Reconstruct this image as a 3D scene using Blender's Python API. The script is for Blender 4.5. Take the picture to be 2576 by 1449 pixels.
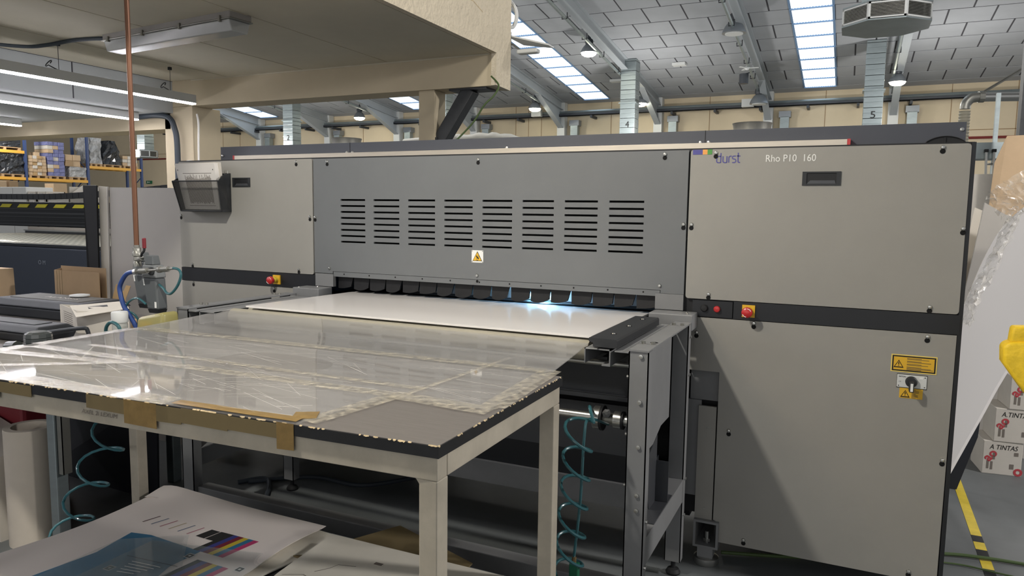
import bpy, bmesh, math, random
from mathutils import Vector, Matrix
random.seed(7)
for o in list(bpy.data.objects):
    bpy.data.objects.remove(o)
scene = bpy.context.scene
COL = scene.collection
R = math.radians

# ------------------------------------------------------------------ camera, world, exposure, main lights
YAW, PITCH, ROLL, FPX = 0.432634944, -0.104695963, 0.0131000738, 1825.857
def cam_matrix():
    f = Vector((-math.sin(YAW)*math.cos(PITCH), math.cos(YAW)*math.cos(PITCH), math.sin(PITCH)))
    r0 = Vector((math.cos(YAW), math.sin(YAW), 0)); u0 = r0.cross(f)
    r = r0*math.cos(ROLL) + u0*math.sin(ROLL); u = -r0*math.sin(ROLL) + u0*math.cos(ROLL)
    M = Matrix(((r.x, u.x, -f.x, 0), (r.y, u.y, -f.y, 0), (r.z, u.z, -f.z, 1.55), (0, 0, 0, 1)))
    return M
cd = bpy.data.cameras.new('camera'); cam = bpy.data.objects.new('camera', cd); COL.objects.link(cam)
cam.matrix_world = cam_matrix(); cd.sensor_width = 36; cd.lens = 36*FPX/2576
cd.clip_start = .05; cd.clip_end = 300
scene.camera = cam
vs = scene.view_settings
vs.view_transform = 'Standard'; vs.look = 'None'; vs.gamma = 1; vs.use_curve_mapping = False
vs.exposure = 0.0
w = bpy.data.worlds.new('world'); scene.world = w; w.use_nodes = True
bg = w.node_tree.nodes['Background']; bg.inputs[0].default_value = (.92, .95, 1, 1); bg.inputs[1].default_value = .33

def light(name, kind, loc, power, size=.1, color=(1, 1, 1), rot=(0, 0, 0), size_y=None):
    d = bpy.data.lights.new(name, kind); d.energy = power; d.color = color
    if kind == 'AREA':
        d.shape = 'DISK' if size_y is None else 'RECTANGLE'; d.size = size
        if size_y is not None: d.size_y = size_y
    else:
        d.shadow_soft_size = size
    o = bpy.data.objects.new(name, d); COL.objects.link(o); o.location = loc; o.rotation_euler = rot
    return o
light('hall_lamp_light', 'POINT', (-1.9, .87, 3.5), 290, .07, (1, .95, .86))
for ix in range(5):                                    # unseen point lights stand in for the hall lamps, lowered to even the roof
    for xx, yy, zz in ((-36, 9, 6), (-31.2, 18, 5), (-36, 27, 4.4)):
        light('hall_fill_light', 'POINT', (xx+ix*9.6, yy, zz), 350, .3, (1, .97, .93))
light('hall_fill_light', 'POINT', (4.6, 3.4, 3.8), 800, .2, (1, .96, .93))  # added point light to brighten the bent white board on the right
light('front_fill_light', 'AREA', (-1.5, -7.0, 2.2), 110, 9, (1, .97, .93), (R(90), 0, 0), 3.2)  # added front fill from behind the camera; no door stands there
light('uv_lamp_light', 'POINT', (-1.40, 3.40, 1.165), 2.6, .02, (.35, .65, 1))

# ------------------------------------------------------------------ materials
def s2l(c):
    c /= 255
    return c/12.92 if c <= .04045 else ((c+.055)/1.055)**2.4
def rgb(*c): return (s2l(c[0]), s2l(c[1]), s2l(c[2]), 1)
MATS = {}
def mat(name, col, rough=.5, metal=0, noise=None, bump=None, emit=0, spec=.5, alpha=1, trans=0, stretch=None, coat=0):
    m = bpy.data.materials.new(name); m.use_nodes = True; nt = m.node_tree
    b = nt.nodes['Principled BSDF']; c = rgb(*col)
    b.inputs['Base Color'].default_value = c; b.inputs['Roughness'].default_value = rough
    b.inputs['Metallic'].default_value = metal; b.inputs['Specular IOR Level'].default_value = spec
    b.inputs['Alpha'].default_value = alpha; b.inputs['Transmission Weight'].default_value = trans
    b.inputs['Coat Weight'].default_value = coat; b.inputs['Coat Roughness'].default_value = .08
    if emit:
        b.inputs['Emission Color'].default_value = c; b.inputs['Emission Strength'].default_value = emit
    if noise or bump:
        tc = nt.nodes.new('ShaderNodeTexCoord'); mp = nt.nodes.new('ShaderNodeMapping')
        nt.links.new(tc.outputs['Object'], mp.inputs[0])
        if stretch: mp.inputs['Scale'].default_value = stretch
    if noise:
        n = nt.nodes.new('ShaderNodeTexNoise'); n.inputs['Scale'].default_value = noise[0]; n.inputs['Detail'].default_value = 6
        n.inputs['Roughness'].default_value = .65
        r = nt.nodes.new('ShaderNodeValToRGB'); a = noise[1]
        r.color_ramp.elements[0].position = .3; r.color_ramp.elements[1].position = .7
        r.color_ramp.elements[0].color = (c[0]*(1-a), c[1]*(1-a), c[2]*(1-a), 1)
        r.color_ramp.elements[1].color = (min(1, c[0]*(1+a)), min(1, c[1]*(1+a)), min(1, c[2]*(1+a)), 1)
        nt.links.new(mp.outputs[0], n.inputs['Vector']); nt.links.new(n.outputs[0], r.inputs[0]); nt.links.new(r.outputs[0], b.inputs['Base Color'])
    if bump:
        n2 = nt.nodes.new('ShaderNodeTexNoise'); n2.inputs['Scale'].default_value = bump[0]; n2.inputs['Detail'].default_value = 5
        bp = nt.nodes.new('ShaderNodeBump'); bp.inputs['Strength'].default_value = bump[1]; bp.inputs['Distance'].default_value = bump[2] if len(bump) > 2 else .01
        nt.links.new(mp.outputs[0], n2.inputs['Vector']); nt.links.new(n2.outputs[0], bp.inputs['Height']); nt.links.new(bp.outputs[0], b.inputs['Normal'])
    MATS[name] = m
    return m
def film(name, col, clear, haze_rough=.5, gloss_rough=.06, ior=1.45, noise=None, stretch=None):
    """clear plastic: see-through share, a scattering share and a Fresnel gloss"""
    m = bpy.data.materials.new(name); m.use_nodes = True; nt = m.node_tree
    for n in list(nt.nodes):
        if n.type != 'OUTPUT_MATERIAL': nt.nodes.remove(n)
    out = nt.nodes['Material Output']
    t = nt.nodes.new('ShaderNodeBsdfTransparent'); d = nt.nodes.new('ShaderNodeBsdfDiffuse'); g = nt.nodes.new('ShaderNodeBsdfGlossy')
    d.inputs[0].default_value = rgb(*col); g.inputs['Roughness'].default_value = gloss_rough
    m1 = nt.nodes.new('ShaderNodeMixShader'); m2 = nt.nodes.new('ShaderNodeMixShader'); fr = nt.nodes.new('ShaderNodeFresnel')
    ge = nt.nodes.new('ShaderNodeNewGeometry'); im = nt.nodes.new('ShaderNodeMapRange')     # entering and leaving faces reflect alike
    im.inputs[3].default_value = ior; im.inputs[4].default_value = 1/ior
    nt.links.new(ge.outputs['Backfacing'], im.inputs[0]); nt.links.new(im.outputs[0], fr.inputs[0])
    m1.inputs[0].default_value = 1-clear
    nt.links.new(t.outputs[0], m1.inputs[1]); nt.links.new(d.outputs[0], m1.inputs[2])
    nt.links.new(fr.outputs[0], m2.inputs[0]); nt.links.new(m1.outputs[0], m2.inputs[1]); nt.links.new(g.outputs[0], m2.inputs[2])
    nt.links.new(m2.outputs[0], out.inputs[0])
    if noise:
        tc = nt.nodes.new('ShaderNodeTexCoord'); mp = nt.nodes.new('ShaderNodeMapping'); nn = nt.nodes.new('ShaderNodeTexNoise')
        if stretch: mp.inputs['Scale'].default_value = stretch
        nn.inputs['Scale'].default_value = noise[0]; nn.inputs['Detail'].default_value = 8
        mr = nt.nodes.new('ShaderNodeMapRange'); mr.inputs[1].default_value = .35; mr.inputs[2].default_value = .75
        mr.inputs[3].default_value = max(0, 1-clear-noise[1]); mr.inputs[4].default_value = min(1, 1-clear+noise[1])
        nt.links.new(tc.outputs['Object'], mp.inputs[0]); nt.links.new(mp.outputs[0], nn.inputs['Vector'])
        nt.links.new(nn.outputs[0], mr.inputs[0]); nt.links.new(mr.outputs[0], m1.inputs[0])
        if len(noise) > 2:
            bp = nt.nodes.new('ShaderNodeBump'); bp.inputs['Strength'].default_value = noise[2]; bp.inputs['Distance'].default_value = .01
            nt.links.new(nn.outputs[0], bp.inputs['Height']); nt.links.new(bp.outputs[0], g.inputs['Normal']); nt.links.new(bp.outputs[0], fr.inputs['Normal'])
    MATS[name] = m
    return m
M = MATS
mat('panel_paint', (150, 148, 142), .55, noise=(3, .04), bump=(900, .03, .001))
mat('centre_paint', (108, 111, 113), .55, noise=(3, .04), bump=(900, .03, .001))
mat('frame_paint', (124, 125, 126), .5, noise=(6, .06), bump=(700, .04, .001))
mat('black_band', (28, 30, 34), .45, noise=(5, .1))
mat('slate_paint', (72, 75, 84), .5, noise=(4, .04))
mat('carcass_black', (22, 23, 26), .6)
mat('hole_black', (6, 6, 7), .9)
mat('black_plastic', (38, 40, 43), .5, noise=(20, .1))
mat('black_rubber', (26, 27, 29), .65)
mat('knob_black', (66, 70, 70), .22, coat=.4)
mat('steel', (190, 190, 186), .28, .9)
mat('dull_steel', (150, 149, 142), .42, .8, noise=(8, .12))
mat('brass', (160, 135, 95), .35, .8)
mat('aluminium', (205, 196, 182), .38, .7, noise=(5, .08), stretch=(1, 8, 8))
mat('galvanised', (150, 160, 162), .42, .6, noise=(5, .12), stretch=(.4, .4, 2))
mat('red_plastic', (190, 40, 42), .35, coat=.3)
mat('dark_red', (120, 34, 42), .5)
mat('yellow_plastic', (232, 182, 40), .4)
mat('yellow_foam', (238, 200, 40), .55, noise=(14, .12), bump=(60, .3, .01))
mat('white_mark', (235, 235, 232), .5)
mat('black_mark', (18, 17, 17), .6)
mat('cream_stucco', (214, 202, 178), .85, noise=(4, .06), bump=(28, .7, .02))
mat('cream_paint', (200, 186, 158), .8, noise=(2, .05), bump=(60, .08, .004))
mat('mezz_soffit', (208, 200, 178), .85, noise=(1.5, .05))
mat('bulkhead_grey', (172, 176, 176), .8, noise=(2, .03))
mat('hall_wall', (222, 206, 176), .8, noise=(.6, .05))
mat('roof_tile', (168, 171, 175), .8, noise=(1.2, .05))
mat('roof_joint', (70, 70, 74), .9)
mat('white_steel', (214, 216, 214), .5)
mat('rafter_grey', (168, 174, 178), .55)
mat('dark_steel', (56, 58, 60), .5, .3, noise=(9, .2))
mat('skylight', (225, 240, 255), .5, emit=1.35, noise=(9, .05), stretch=(5, .1, .1))
mat('skylight_bar', (120, 150, 185), .6)
mat('lamp_glow', (255, 250, 225), .5, emit=45)
mat('strip_glow', (250, 248, 255), .5, emit=46)
mat('uv_glow', (150, 225, 255), .5, emit=14)
mat('lamp_grey', (140, 145, 150), .4, .5)
mat('lamp_dark', (58, 62, 68), .5)
mat('floor_grey', (104, 108, 109), .5, noise=(2.2, .14), bump=(30, .06, .004))
mat('laminate_grey', (108, 104, 101), .42, noise=(9, .12), stretch=(1, 14, 1), bump=(120, .05, .002))
mat('laminate_edge', (22, 23, 26), .5, noise=(25, .3))
mat('chipped_wood', (196, 176, 140), .8, noise=(60, .3))
mat('table_steel', (176, 168, 152), .5, noise=(7, .16), bump=(200, .05, .002))
mat('board_white', (244, 240, 237), .13, spec=.6)
mat('roller_cream', (158, 153, 137), .5, noise=(4, .05))
mat('belt_black', (20, 22, 26), .45)
mat('paper', (240, 231, 224), .75)
mat('paper_white', (226, 222, 216), .7)
mat('hardboard', (222, 217, 203), .75, noise=(5, .05), bump=(200, .05, .002))
mat('board_dark', (40, 41, 44), .6, noise=(6, .1))
mat('kraft', (178, 148, 106), .85, noise=(6, .06), bump=(60, .05, .004))
mat('kraft_dark', (112, 98, 66), .8, noise=(6, .06))
mat('cardboard', (164, 138, 106), .85, noise=(5, .07))
mat('cardboard_light', (196, 170, 138), .85, noise=(5, .07))
mat('carton_white', (206, 200, 190), .75, noise=(6, .05))
mat('carton_blue', (120, 124, 168), .6, noise=(9, .35))
mat('carton_grey', (150, 146, 142), .8, noise=(6, .08))
mat('board_grey', (178, 174, 168), .6, noise=(1.5, .04))
mat('board_edge', (214, 208, 196), .6)
mat('foam_black', (24, 26, 30), .7)
mat('foam_black_blue', (15, 19, 28), .7)
mat('tube_card', (202, 192, 178), .75, noise=(5, .06))
mat('copper', (118, 82, 62), .42, .45, noise=(4, .2), stretch=(3, 3, .5))
mat('filter_grey', (88, 92, 94), .5, noise=(10, .05))
mat('filter_light', (112, 115, 116), .5)
mat('hose_blue', (46, 72, 134), .35)
mat('hose_green', (44, 92, 98), .3, coat=.3)
mat('hose_teal', (58, 112, 122), .3, coat=.3)
mat('connector_green', (20, 96, 68), .5)
mat('cable_dark', (54, 62, 70), .6)
mat('cable_green', (72, 92, 50), .6)
mat('plotter_body', (40, 45, 54), .45)
mat('plotter_dark', (22, 25, 30), .4)
mat('plotter_grey', (74, 76, 80), .4, .3)
mat('plotter_bed', (206, 202, 184), .3, .5)
mat('hazard_yellow', (236, 226, 70), .5)
mat('case_black', (44, 47, 52), .55, noise=(14, .1))
mat('case_top', (88, 86, 82), .6, noise=(10, .1))
mat('cap_clear', (206, 198, 130), .3, trans=.55, alpha=1)
mat('rack_blue', (52, 70, 112), .5)
mat('rack_yellow', (224, 168, 62), .5)
mat('pallet_wood', (176, 146, 110), .85)
mat('wrap_black', (34, 37, 42), .28, noise=(3, .5), bump=(5, 1, .12), coat=.5)
mat('wrap_silver', (172, 172, 172), .3, noise=(2.5, .25), bump=(4, 1, .12))
mat('pipe_red', (128, 54, 50), .5)
mat('tape_brown', (132, 108, 64), .32, noise=(30, .2))
mat('tape_yellow', (214, 190, 62), .55, noise=(9, .16))
mat('ink_cyan', (52, 120, 158), .55, noise=(5, .05)); mat('ink_magenta', (190, 62, 112), .6); mat('ink_yellow', (208, 186, 60), .6)
mat('ink_black', (44, 44, 44), .6); mat('ink_blue', (62, 66, 138), .6); mat('ink_red', (126, 38, 54), .6)
mat('ink_pale_blue', (120, 130, 150), .7); mat('ink_pale_red', (178, 120, 130), .7); mat('ink_brown', (110, 90, 90), .7); mat('ink_sand', (190, 176, 148), .7)
mat('logo_blue', (78, 76, 146), .5); mat('logo_orange', (236, 164, 84), .5); mat('logo_green', (74, 144, 66), .5)
mat('print_red', (186, 66, 74), .6); mat('pencil', (120, 112, 104), .7); mat('faint_mark', (112, 118, 124), .6)
mat('sign_yellow', (226, 178, 44), .5); mat('sign_pale', (240, 212, 110), .5)
mat('exit_green', (28, 110, 72), .5)
mat('bag_violet', (66, 62, 86), .35, bump=(14, .8, .05))
mat('brush_black', (6, 7, 11), .6, noise=(200, .5), stretch=(1, 1, .04))
mat('insul_white', (232, 232, 224), .6)
film('acrylic', (240, 237, 233), .84, gloss_rough=.035, ior=1.55, noise=(10, .035), stretch=(.25, 3, 1))
film('tape_clear', (246, 236, 212), .74, gloss_rough=.22, ior=1.5, noise=(40, .22, .6), stretch=(1, 1, 1))
film('film_clear', (214, 226, 226), .88, gloss_rough=.06, ior=1.25, noise=(6, .04))
film('wrap_clear', (244, 238, 226), .72, gloss_rough=.12, ior=1.6, noise=(22, .22, 1))
film('mesh_cloth', (92, 92, 90), .66, gloss_rough=.5, ior=1.1)
film('diffuser_clear', (206, 208, 206), .35, gloss_rough=.2, ior=1.45)
film('jar_clear', (200, 204, 200), .45, gloss_rough=.1, ior=1.45)

# ------------------------------------------------------------------ mesh helpers
def wloc(o):
    v = Vector((0, 0, 0))
    while o is not None:
        v += o.location; o = o.parent
    return v
class MB:
    def __init__(s): s.v = []; s.f = []
    def add(s, vs, fs):
        n = len(s.v); s.v += [tuple(p) for p in vs]; s.f += [tuple(i+n for i in f) for f in fs]; return s
    def box(s, x0, x1, y0, y1, z0, z1):
        return s.add([(x0, y0, z0), (x1, y0, z0), (x1, y1, z0), (x0, y1, z0), (x0, y0, z1), (x1, y0, z1), (x1, y1, z1), (x0, y1, z1)],
                     [(0, 3, 2, 1), (4, 5, 6, 7), (0, 1, 5, 4), (1, 2, 6, 5), (2, 3, 7, 6), (3, 0, 4, 7)])
    def hexa(s, p):                       # 4 bottom corners then 4 top corners, anticlockwise from above
        return s.add(p, [(0, 3, 2, 1), (4, 5, 6, 7), (0, 1, 5, 4), (1, 2, 6, 5), (2, 3, 7, 6), (3, 0, 4, 7)])
    def prism(s, pts, d):                 # polygon (3D points) pushed along d
        n = len(pts); d = Vector(d); a = [Vector(p) for p in pts]
        return s.add(a+[p+d for p in a], [tuple(range(n))[::-1], tuple(range(n, 2*n))]+[(i, (i+1) % n, (i+1) % n+n, i+n) for i in range(n)])
    def quad(s, *p): return s.add(p, [tuple(range(len(p)))])
    def tube(s, path, r, n=10, cap=True):
        P = [Vector(p) for p in path]; k = len(P); rings = []
        up = None
        for i in range(k):
            t = (P[min(i+1, k-1)]-P[max(i-1, 0)]).normalized()
            if up is None:
                up = Vector((0, 0, 1)) if abs(t.z) < .9 else Vector((1, 0, 0))
            a = t.cross(up)
            if a.length < 1e-5: a = t.cross(Vector((0, 1, 0)))
            a.normalize(); b = a.cross(t).normalized(); up = b
            rr = r[i] if isinstance(r, (list, tuple)) else r
            rings.append([P[i]+a*math.cos(2*math.pi*j/n)*rr+b*math.sin(2*math.pi*j/n)*rr for j in range(n)])
        vs = [p for q in rings for p in q]
        fs = [(i*n+j, i*n+(j+1) % n, (i+1)*n+(j+1) % n, (i+1)*n+j) for i in range(k-1) for j in range(n)]
        if cap: fs += [tuple(range(n))[::-1], tuple(range((k-1)*n, k*n))]
        return s.add(vs, fs)
    def lathe(s, prof, c, axis=(0, 0, 1), n=24):     # prof: (radius, height along the axis)
        ax = Vector(axis).normalized(); a = ax.cross(Vector((0, 0, 1)) if abs(ax.z) < .9 else Vector((1, 0, 0))).normalized(); b = ax.cross(a)
        c = Vector(c); vs = []; fs = []
        for r, h in prof:
            for j in range(n):
                t = 2*math.pi*j/n; vs.append(c+ax*h+a*math.cos(t)*max(r, 1e-5)+b*math.sin(t)*max(r, 1e-5))
        for i in range(len(prof)-1):
            for j in range(n): fs.append((i*n+j, i*n+(j+1) % n, (i+1)*n+(j+1) % n, (i+1)*n+j))
        fs += [tuple(range(n))[::-1], tuple(range((len(prof)-1)*n, len(prof)*n))]
        return s.add(vs, fs)
    def rot(s, about, axis, ang):
        m = Matrix.Rotation(ang, 3, Vector(axis)); c = Vector(about); s.v = [tuple(m@(Vector(p)-c)+c) for p in s.v]; return s
    def build(s, name, material, parent=None, smooth=False, bevel=0, seg=2, fixn=True):
        me = bpy.data.meshes.new(name)
        V = [Vector(p) for p in s.v]
        lo = Vector((min(p.x for p in V), min(p.y for p in V), min(p.z for p in V))); hi = Vector((max(p.x for p in V), max(p.y for p in V), max(p.z for p in V)))
        org = Vector(((lo.x+hi.x)/2, (lo.y+hi.y)/2, lo.z))
        me.from_pydata([p-org for p in V], [], s.f); me.update()
        if fixn or bevel:
            bm = bmesh.new(); bm.from_mesh(me)
            bmesh.ops.recalc_face_normals(bm, faces=bm.faces)
            if bevel:
                es = [e for e in bm.edges if len(e.link_faces) == 2 and e.calc_face_angle(0) > .6]
                bmesh.ops.bevel(bm, geom=es, offset=bevel, segments=seg, profile=.5, affect='EDGES', clamp_overlap=True)
            bm.to_mesh(me); bm.free()
        if smooth:
            me.polygons.foreach_set('use_smooth', [True]*len(me.polygons))
            if hasattr(me, 'set_sharp_from_angle'): me.set_sharp_from_angle(angle=R(40))
        for m in (material if isinstance(material, (list, tuple)) else [material]): me.materials.append(MATS[m])
        o = bpy.data.objects.new(name, me); COL.objects.link(o)
        if parent is not None:
            o.parent = parent; o.location = org-wloc(parent)
        else:
            o.location = org
        return o
def tag(o, label=None, cat=None, group=None, kind=None):
    if label: o['label'] = label
    if cat: o['category'] = cat
    if group: o['group'] = group
    if kind: o['kind'] = kind
    return o
def thing(name, loc, label, cat, group=None):
    o = bpy.data.objects.new(name, None); COL.objects.link(o); o.location = loc; o.empty_display_size = .1
    return tag(o, label, cat, group)
def struct(o): o['kind'] = 'structure'; return o
def copy_tree(o, delta=None, parent=None):
    c = o.copy(); COL.objects.link(c)
    if parent is not None: c.parent = parent
    for ch in list(o.children): copy_tree(ch, None, c)
    if delta is not None: c.location = o.location+Vector(delta)
    return c
def B(name, m, parent, x0, x1, y0, y1, z0, z1, bevel=0): return MB().box(x0, x1, y0, y1, z0, z1).build(name, m, parent, bevel=bevel)
def spline(pts, n=8):
    P = [Vector(p) for p in pts]; out = []
    for i in range(len(P)-1):
        p0 = P[max(i-1, 0)]; p1 = P[i]; p2 = P[i+1]; p3 = P[min(i+2, len(P)-1)]
        for j in range(n):
            t = j/n
            out.append(.5*((2*p1)+(-p0+p2)*t+(2*p0-5*p1+4*p2-p3)*t*t+(-p0+3*p1-3*p2+p3)*t**3))
    return out+[P[-1]]
def lettering(name, txt, size, m, parent, org, xd, ud, shear=0, width=None, bold=0):
    c = bpy.data.curves.new(name, 'FONT'); c.body = txt; c.size = 1; c.shear = shear; c.offset = bold; c.resolution_u = 3
    t = bpy.data.objects.new(name, c); COL.objects.link(t)
    bpy.context.view_layer.update()
    me = bpy.data.meshes.new_from_object(t.evaluated_get(bpy.context.evaluated_depsgraph_get()))
    COL.objects.unlink(t); bpy.data.objects.remove(t)
    xd = Vector(xd).normalized(); ud = Vector(ud).normalized()
    X = [v.co.x for v in me.vertices]; wx = max(X)-min(X); sx = size if width is None else width/wx
    x0 = min(X); org = Vector(org)
    mb = MB(); mb.add([org+xd*(v.co.x-x0)*sx+ud*v.co.y*size for v in me.vertices], [tuple(p.vertices) for p in me.polygons])
    bpy.data.meshes.remove(me)
    return mb.build(name, m, parent, fixn=False)
def stroke(mb, pts, wd, nrm):               # flat pen stroke along 3D points
    P = [Vector(p) for p in pts]; n = Vector(nrm); vs = []
    for i in range(len(P)):
        t = (P[min(i+1, len(P)-1)]-P[max(i-1, 0)]).normalized(); a = t.cross(n).normalized()*wd/2
        vs += [P[i]+a, P[i]-a]
    mb.add(vs, [(2*i, 2*i+1, 2*i+3, 2*i+2) for i in range(len(P)-1)])
def holed_plate(mb, x0, x1, z0, z1, y0, y1, holes):     # plate in XZ with rectangular holes cut through
    xs = sorted({x0, x1} | {h[0] for h in holes} | {h[1] for h in holes}); zs = sorted({z0, z1} | {h[2] for h in holes} | {h[3] for h in holes})
    def hol(i, k):
        cx = (xs[i]+xs[i+1])/2; cz = (zs[k]+zs[k+1])/2
        return any(h[0] < cx < h[1] and h[2] < cz < h[3] for h in holes)
    for i in range(len(xs)-1):
        for k in range(len(zs)-1):
            if hol(i, k): continue
            a, b, c, d = xs[i], xs[i+1], zs[k], zs[k+1]
            mb.quad((a, y0, c), (b, y0, c), (b, y0, d), (a, y0, d)); mb.quad((b, y1, c), (a, y1, c), (a, y1, d), (b, y1, d))
    for h in holes+[(x0, x1, z0, z1)]:
        a, b, c, d = h
        mb.quad((a, y0, c), (b, y0, c), (b, y1, c), (a, y1, c)); mb.quad((a, y0, d), (b, y0, d), (b, y1, d), (a, y1, d))
        mb.quad((a, y0, c), (a, y0, d), (a, y1, d), (a, y1, c)); mb.quad((b, y0, c), (b, y0, d), (b, y1, d), (b, y1, c))
    return mb

# ================================================================== the hall shell
fl = struct(B('floor', 'floor_grey', None, -60, 12, -8, 36, -.1, 0))
SL = .113
def rz(y): return 6.85+SL*(34-y)
wb = struct(B('wall_back', 'hall_wall', None, -60, 12, 34, 34.3, 0, 6.95))
mj = MB()
for x in (-35.6, -34.2, -30, -25, -20, -15.6, -14.9, -14.2, -10.6, -6, -1.2, 3.4, 5.6):
    mj.box(x-.012, x+.012, 33.985, 34.01, 0, 6.9)
mj.box(-60, 12, 33.985, 34.01, 4.98, 5.01)
mj.build('panel_joint', 'cardboard', wb)
ce = MB().hexa([(-60, -8, rz(-8)-.022), (12, -8, rz(-8)-.022), (12, 34.3, rz(34.3)-.022), (-60, 34.3, rz(34.3)-.022),
                (-60, -8, rz(-8)+.25), (12, -8, rz(-8)+.25), (12, 34.3, rz(34.3)+.25), (-60, 34.3, rz(34.3)+.25)]).build('ceiling', 'roof_joint')
struct(ce)
SKY = [(-11.76, -10.5), (-2.04, -.80), (-21.3, -20.05), (-31.9, -30.55)]
TP, TW = 1.25, 1.195
RM = cam.matrix_world.inverted()
def seen(x, y, z):
    p = RM@Vector((x, y, z))
    if p.z > -.1: return False
    u = 1288+FPX*p.x/-p.z; v = 724.5-FPX*p.y/-p.z
    if not (-25 < u < 2600 and -25 < v < 400): return False
    t = 5.2/y; mx = x*t; mz = 1.55+(z-1.55)*t
    return not (mx < -2.5 and mz > 2.5)
tiles = []; rest = []
j = 0; y = 33.35-TP/2
while y > 13:
    x = 8.6+(TP/2 if j % 2 else 0)
    while x > -38:
        spans = [(x-TW/2, x+TW/2)]
        for a, b in SKY:
            ns = []
            for p, q in spans:
                if q < a or p > b: ns.append((p, q)); continue
                if p < a-.12: ns.append((p, a-.03))
                if q > b+.12: ns.append((b+.03, q))
            spans = ns
        for p, q in spans:
            if q-p < .1: continue
            (tiles if seen((p+q)/2, y, rz(y)) else rest).append(((p+q)/2, y, q-p))
        x -= TP
    y -= TP; j += 1
tiles.sort(key=lambda t: t[0]**2+t[1]**2)
rest += tiles[298:]; tiles = tiles[:298]
meshes = {}
def tile_mb(wd):
    h = TW/2
    return MB().hexa([(-wd/2, -h, SL*h-.035), (wd/2, -h, SL*h-.035), (wd/2, h, -SL*h-.035), (-wd/2, h, -SL*h-.035),
                      (-wd/2, -h, SL*h+.03), (wd/2, -h, SL*h+.03), (wd/2, h, -SL*h+.03), (-wd/2, h, -SL*h+.03)])
for x, y, wd in tiles:
    key = round(wd, 2)
    if key not in meshes:
        o = tile_mb(key).build('roof_panel', 'roof_tile', ce); meshes[key] = o.data; off = o.location-Vector((0, 0, 0))+wloc(ce)
        meshes[key, 'z'] = off.z
    else:
        o = bpy.data.objects.new('roof_panel', meshes[key]); COL.objects.link(o); o.parent = ce
    o.location = Vector((x, y, rz(y)+meshes[key, 'z']+.02*random.random()*.2))-ce.location
mr_ = MB()
for x, y, wd in rest:
    t = tile_mb(wd); mr_.add([(p[0]+x, p[1]+y, p[2]+rz(y)) for p in t.v], t.f)
mr_.hexa([(-60, 33.37, rz(33.37)-.035), (9, 33.37, rz(33.37)-.035), (9, 34, rz(34)-.035), (-60, 34, rz(34)-.035), (-60, 33.37, rz(33.37)), (9, 33.37, rz(33.37)), (9, 34, rz(34)), (-60, 34, rz(34))])
o = mr_.build('roof_panelling', 'roof_tile', ce); o['kind'] = 'stuff'
for i, (a, b) in enumerate(SKY):                      # rooflights of corrugated sheet, one pane per purlin bay
    fr = MB()
    for x in (a, b): fr.hexa([(x-.03, 12, rz(12)-.05), (x+.03, 12, rz(12)-.05), (x+.03, 33.35, rz(33.35)-.05), (x-.03, 33.35, rz(33.35)-.05),
                              (x-.03, 12, rz(12)+.05), (x+.03, 12, rz(12)+.05), (x+.03, 33.35, rz(33.35)+.05), (x-.03, 33.35, rz(33.35)+.05)])
    f = struct(fr.build('window_%d' % (i+1), 'skylight_bar'))
    y = 33.32
    pm = None
    while y > 13:
        if pm is None:
            mb = MB(); n = 36; vs = []; wd = b-a-.08
            for k in range(n+1):
                xx = -wd/2+wd*k/n; dz = .012*math.sin(k*math.pi*.75)
                vs += [(xx, -.60, SL*.60+dz), (xx, .60, -SL*.60+dz)]
            mb.add(vs, [(2*k, 2*k+1, 2*k+3, 2*k+2) for k in range(n)])
            o = mb.build('pane', 'skylight', f); pm = o.data; zo = o.location.z+f.location.z
        else:
            o = bpy.data.objects.new('pane', pm); COL.objects.link(o); o.parent = f
        o.location = Vector(((a+b)/2, y-.625, rz(y-.625)+zo-.045))-f.location
        bar = MB().box(a, b, y-.03, y+.02, rz(y)-.085, rz(y)-.03).build('purlin', 'skylight_bar', f)
        y -= TP
COLX = [1.35, -3.45, -8.25, -13.0, -17.8, -22.5, -27.2, -32.3]
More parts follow.
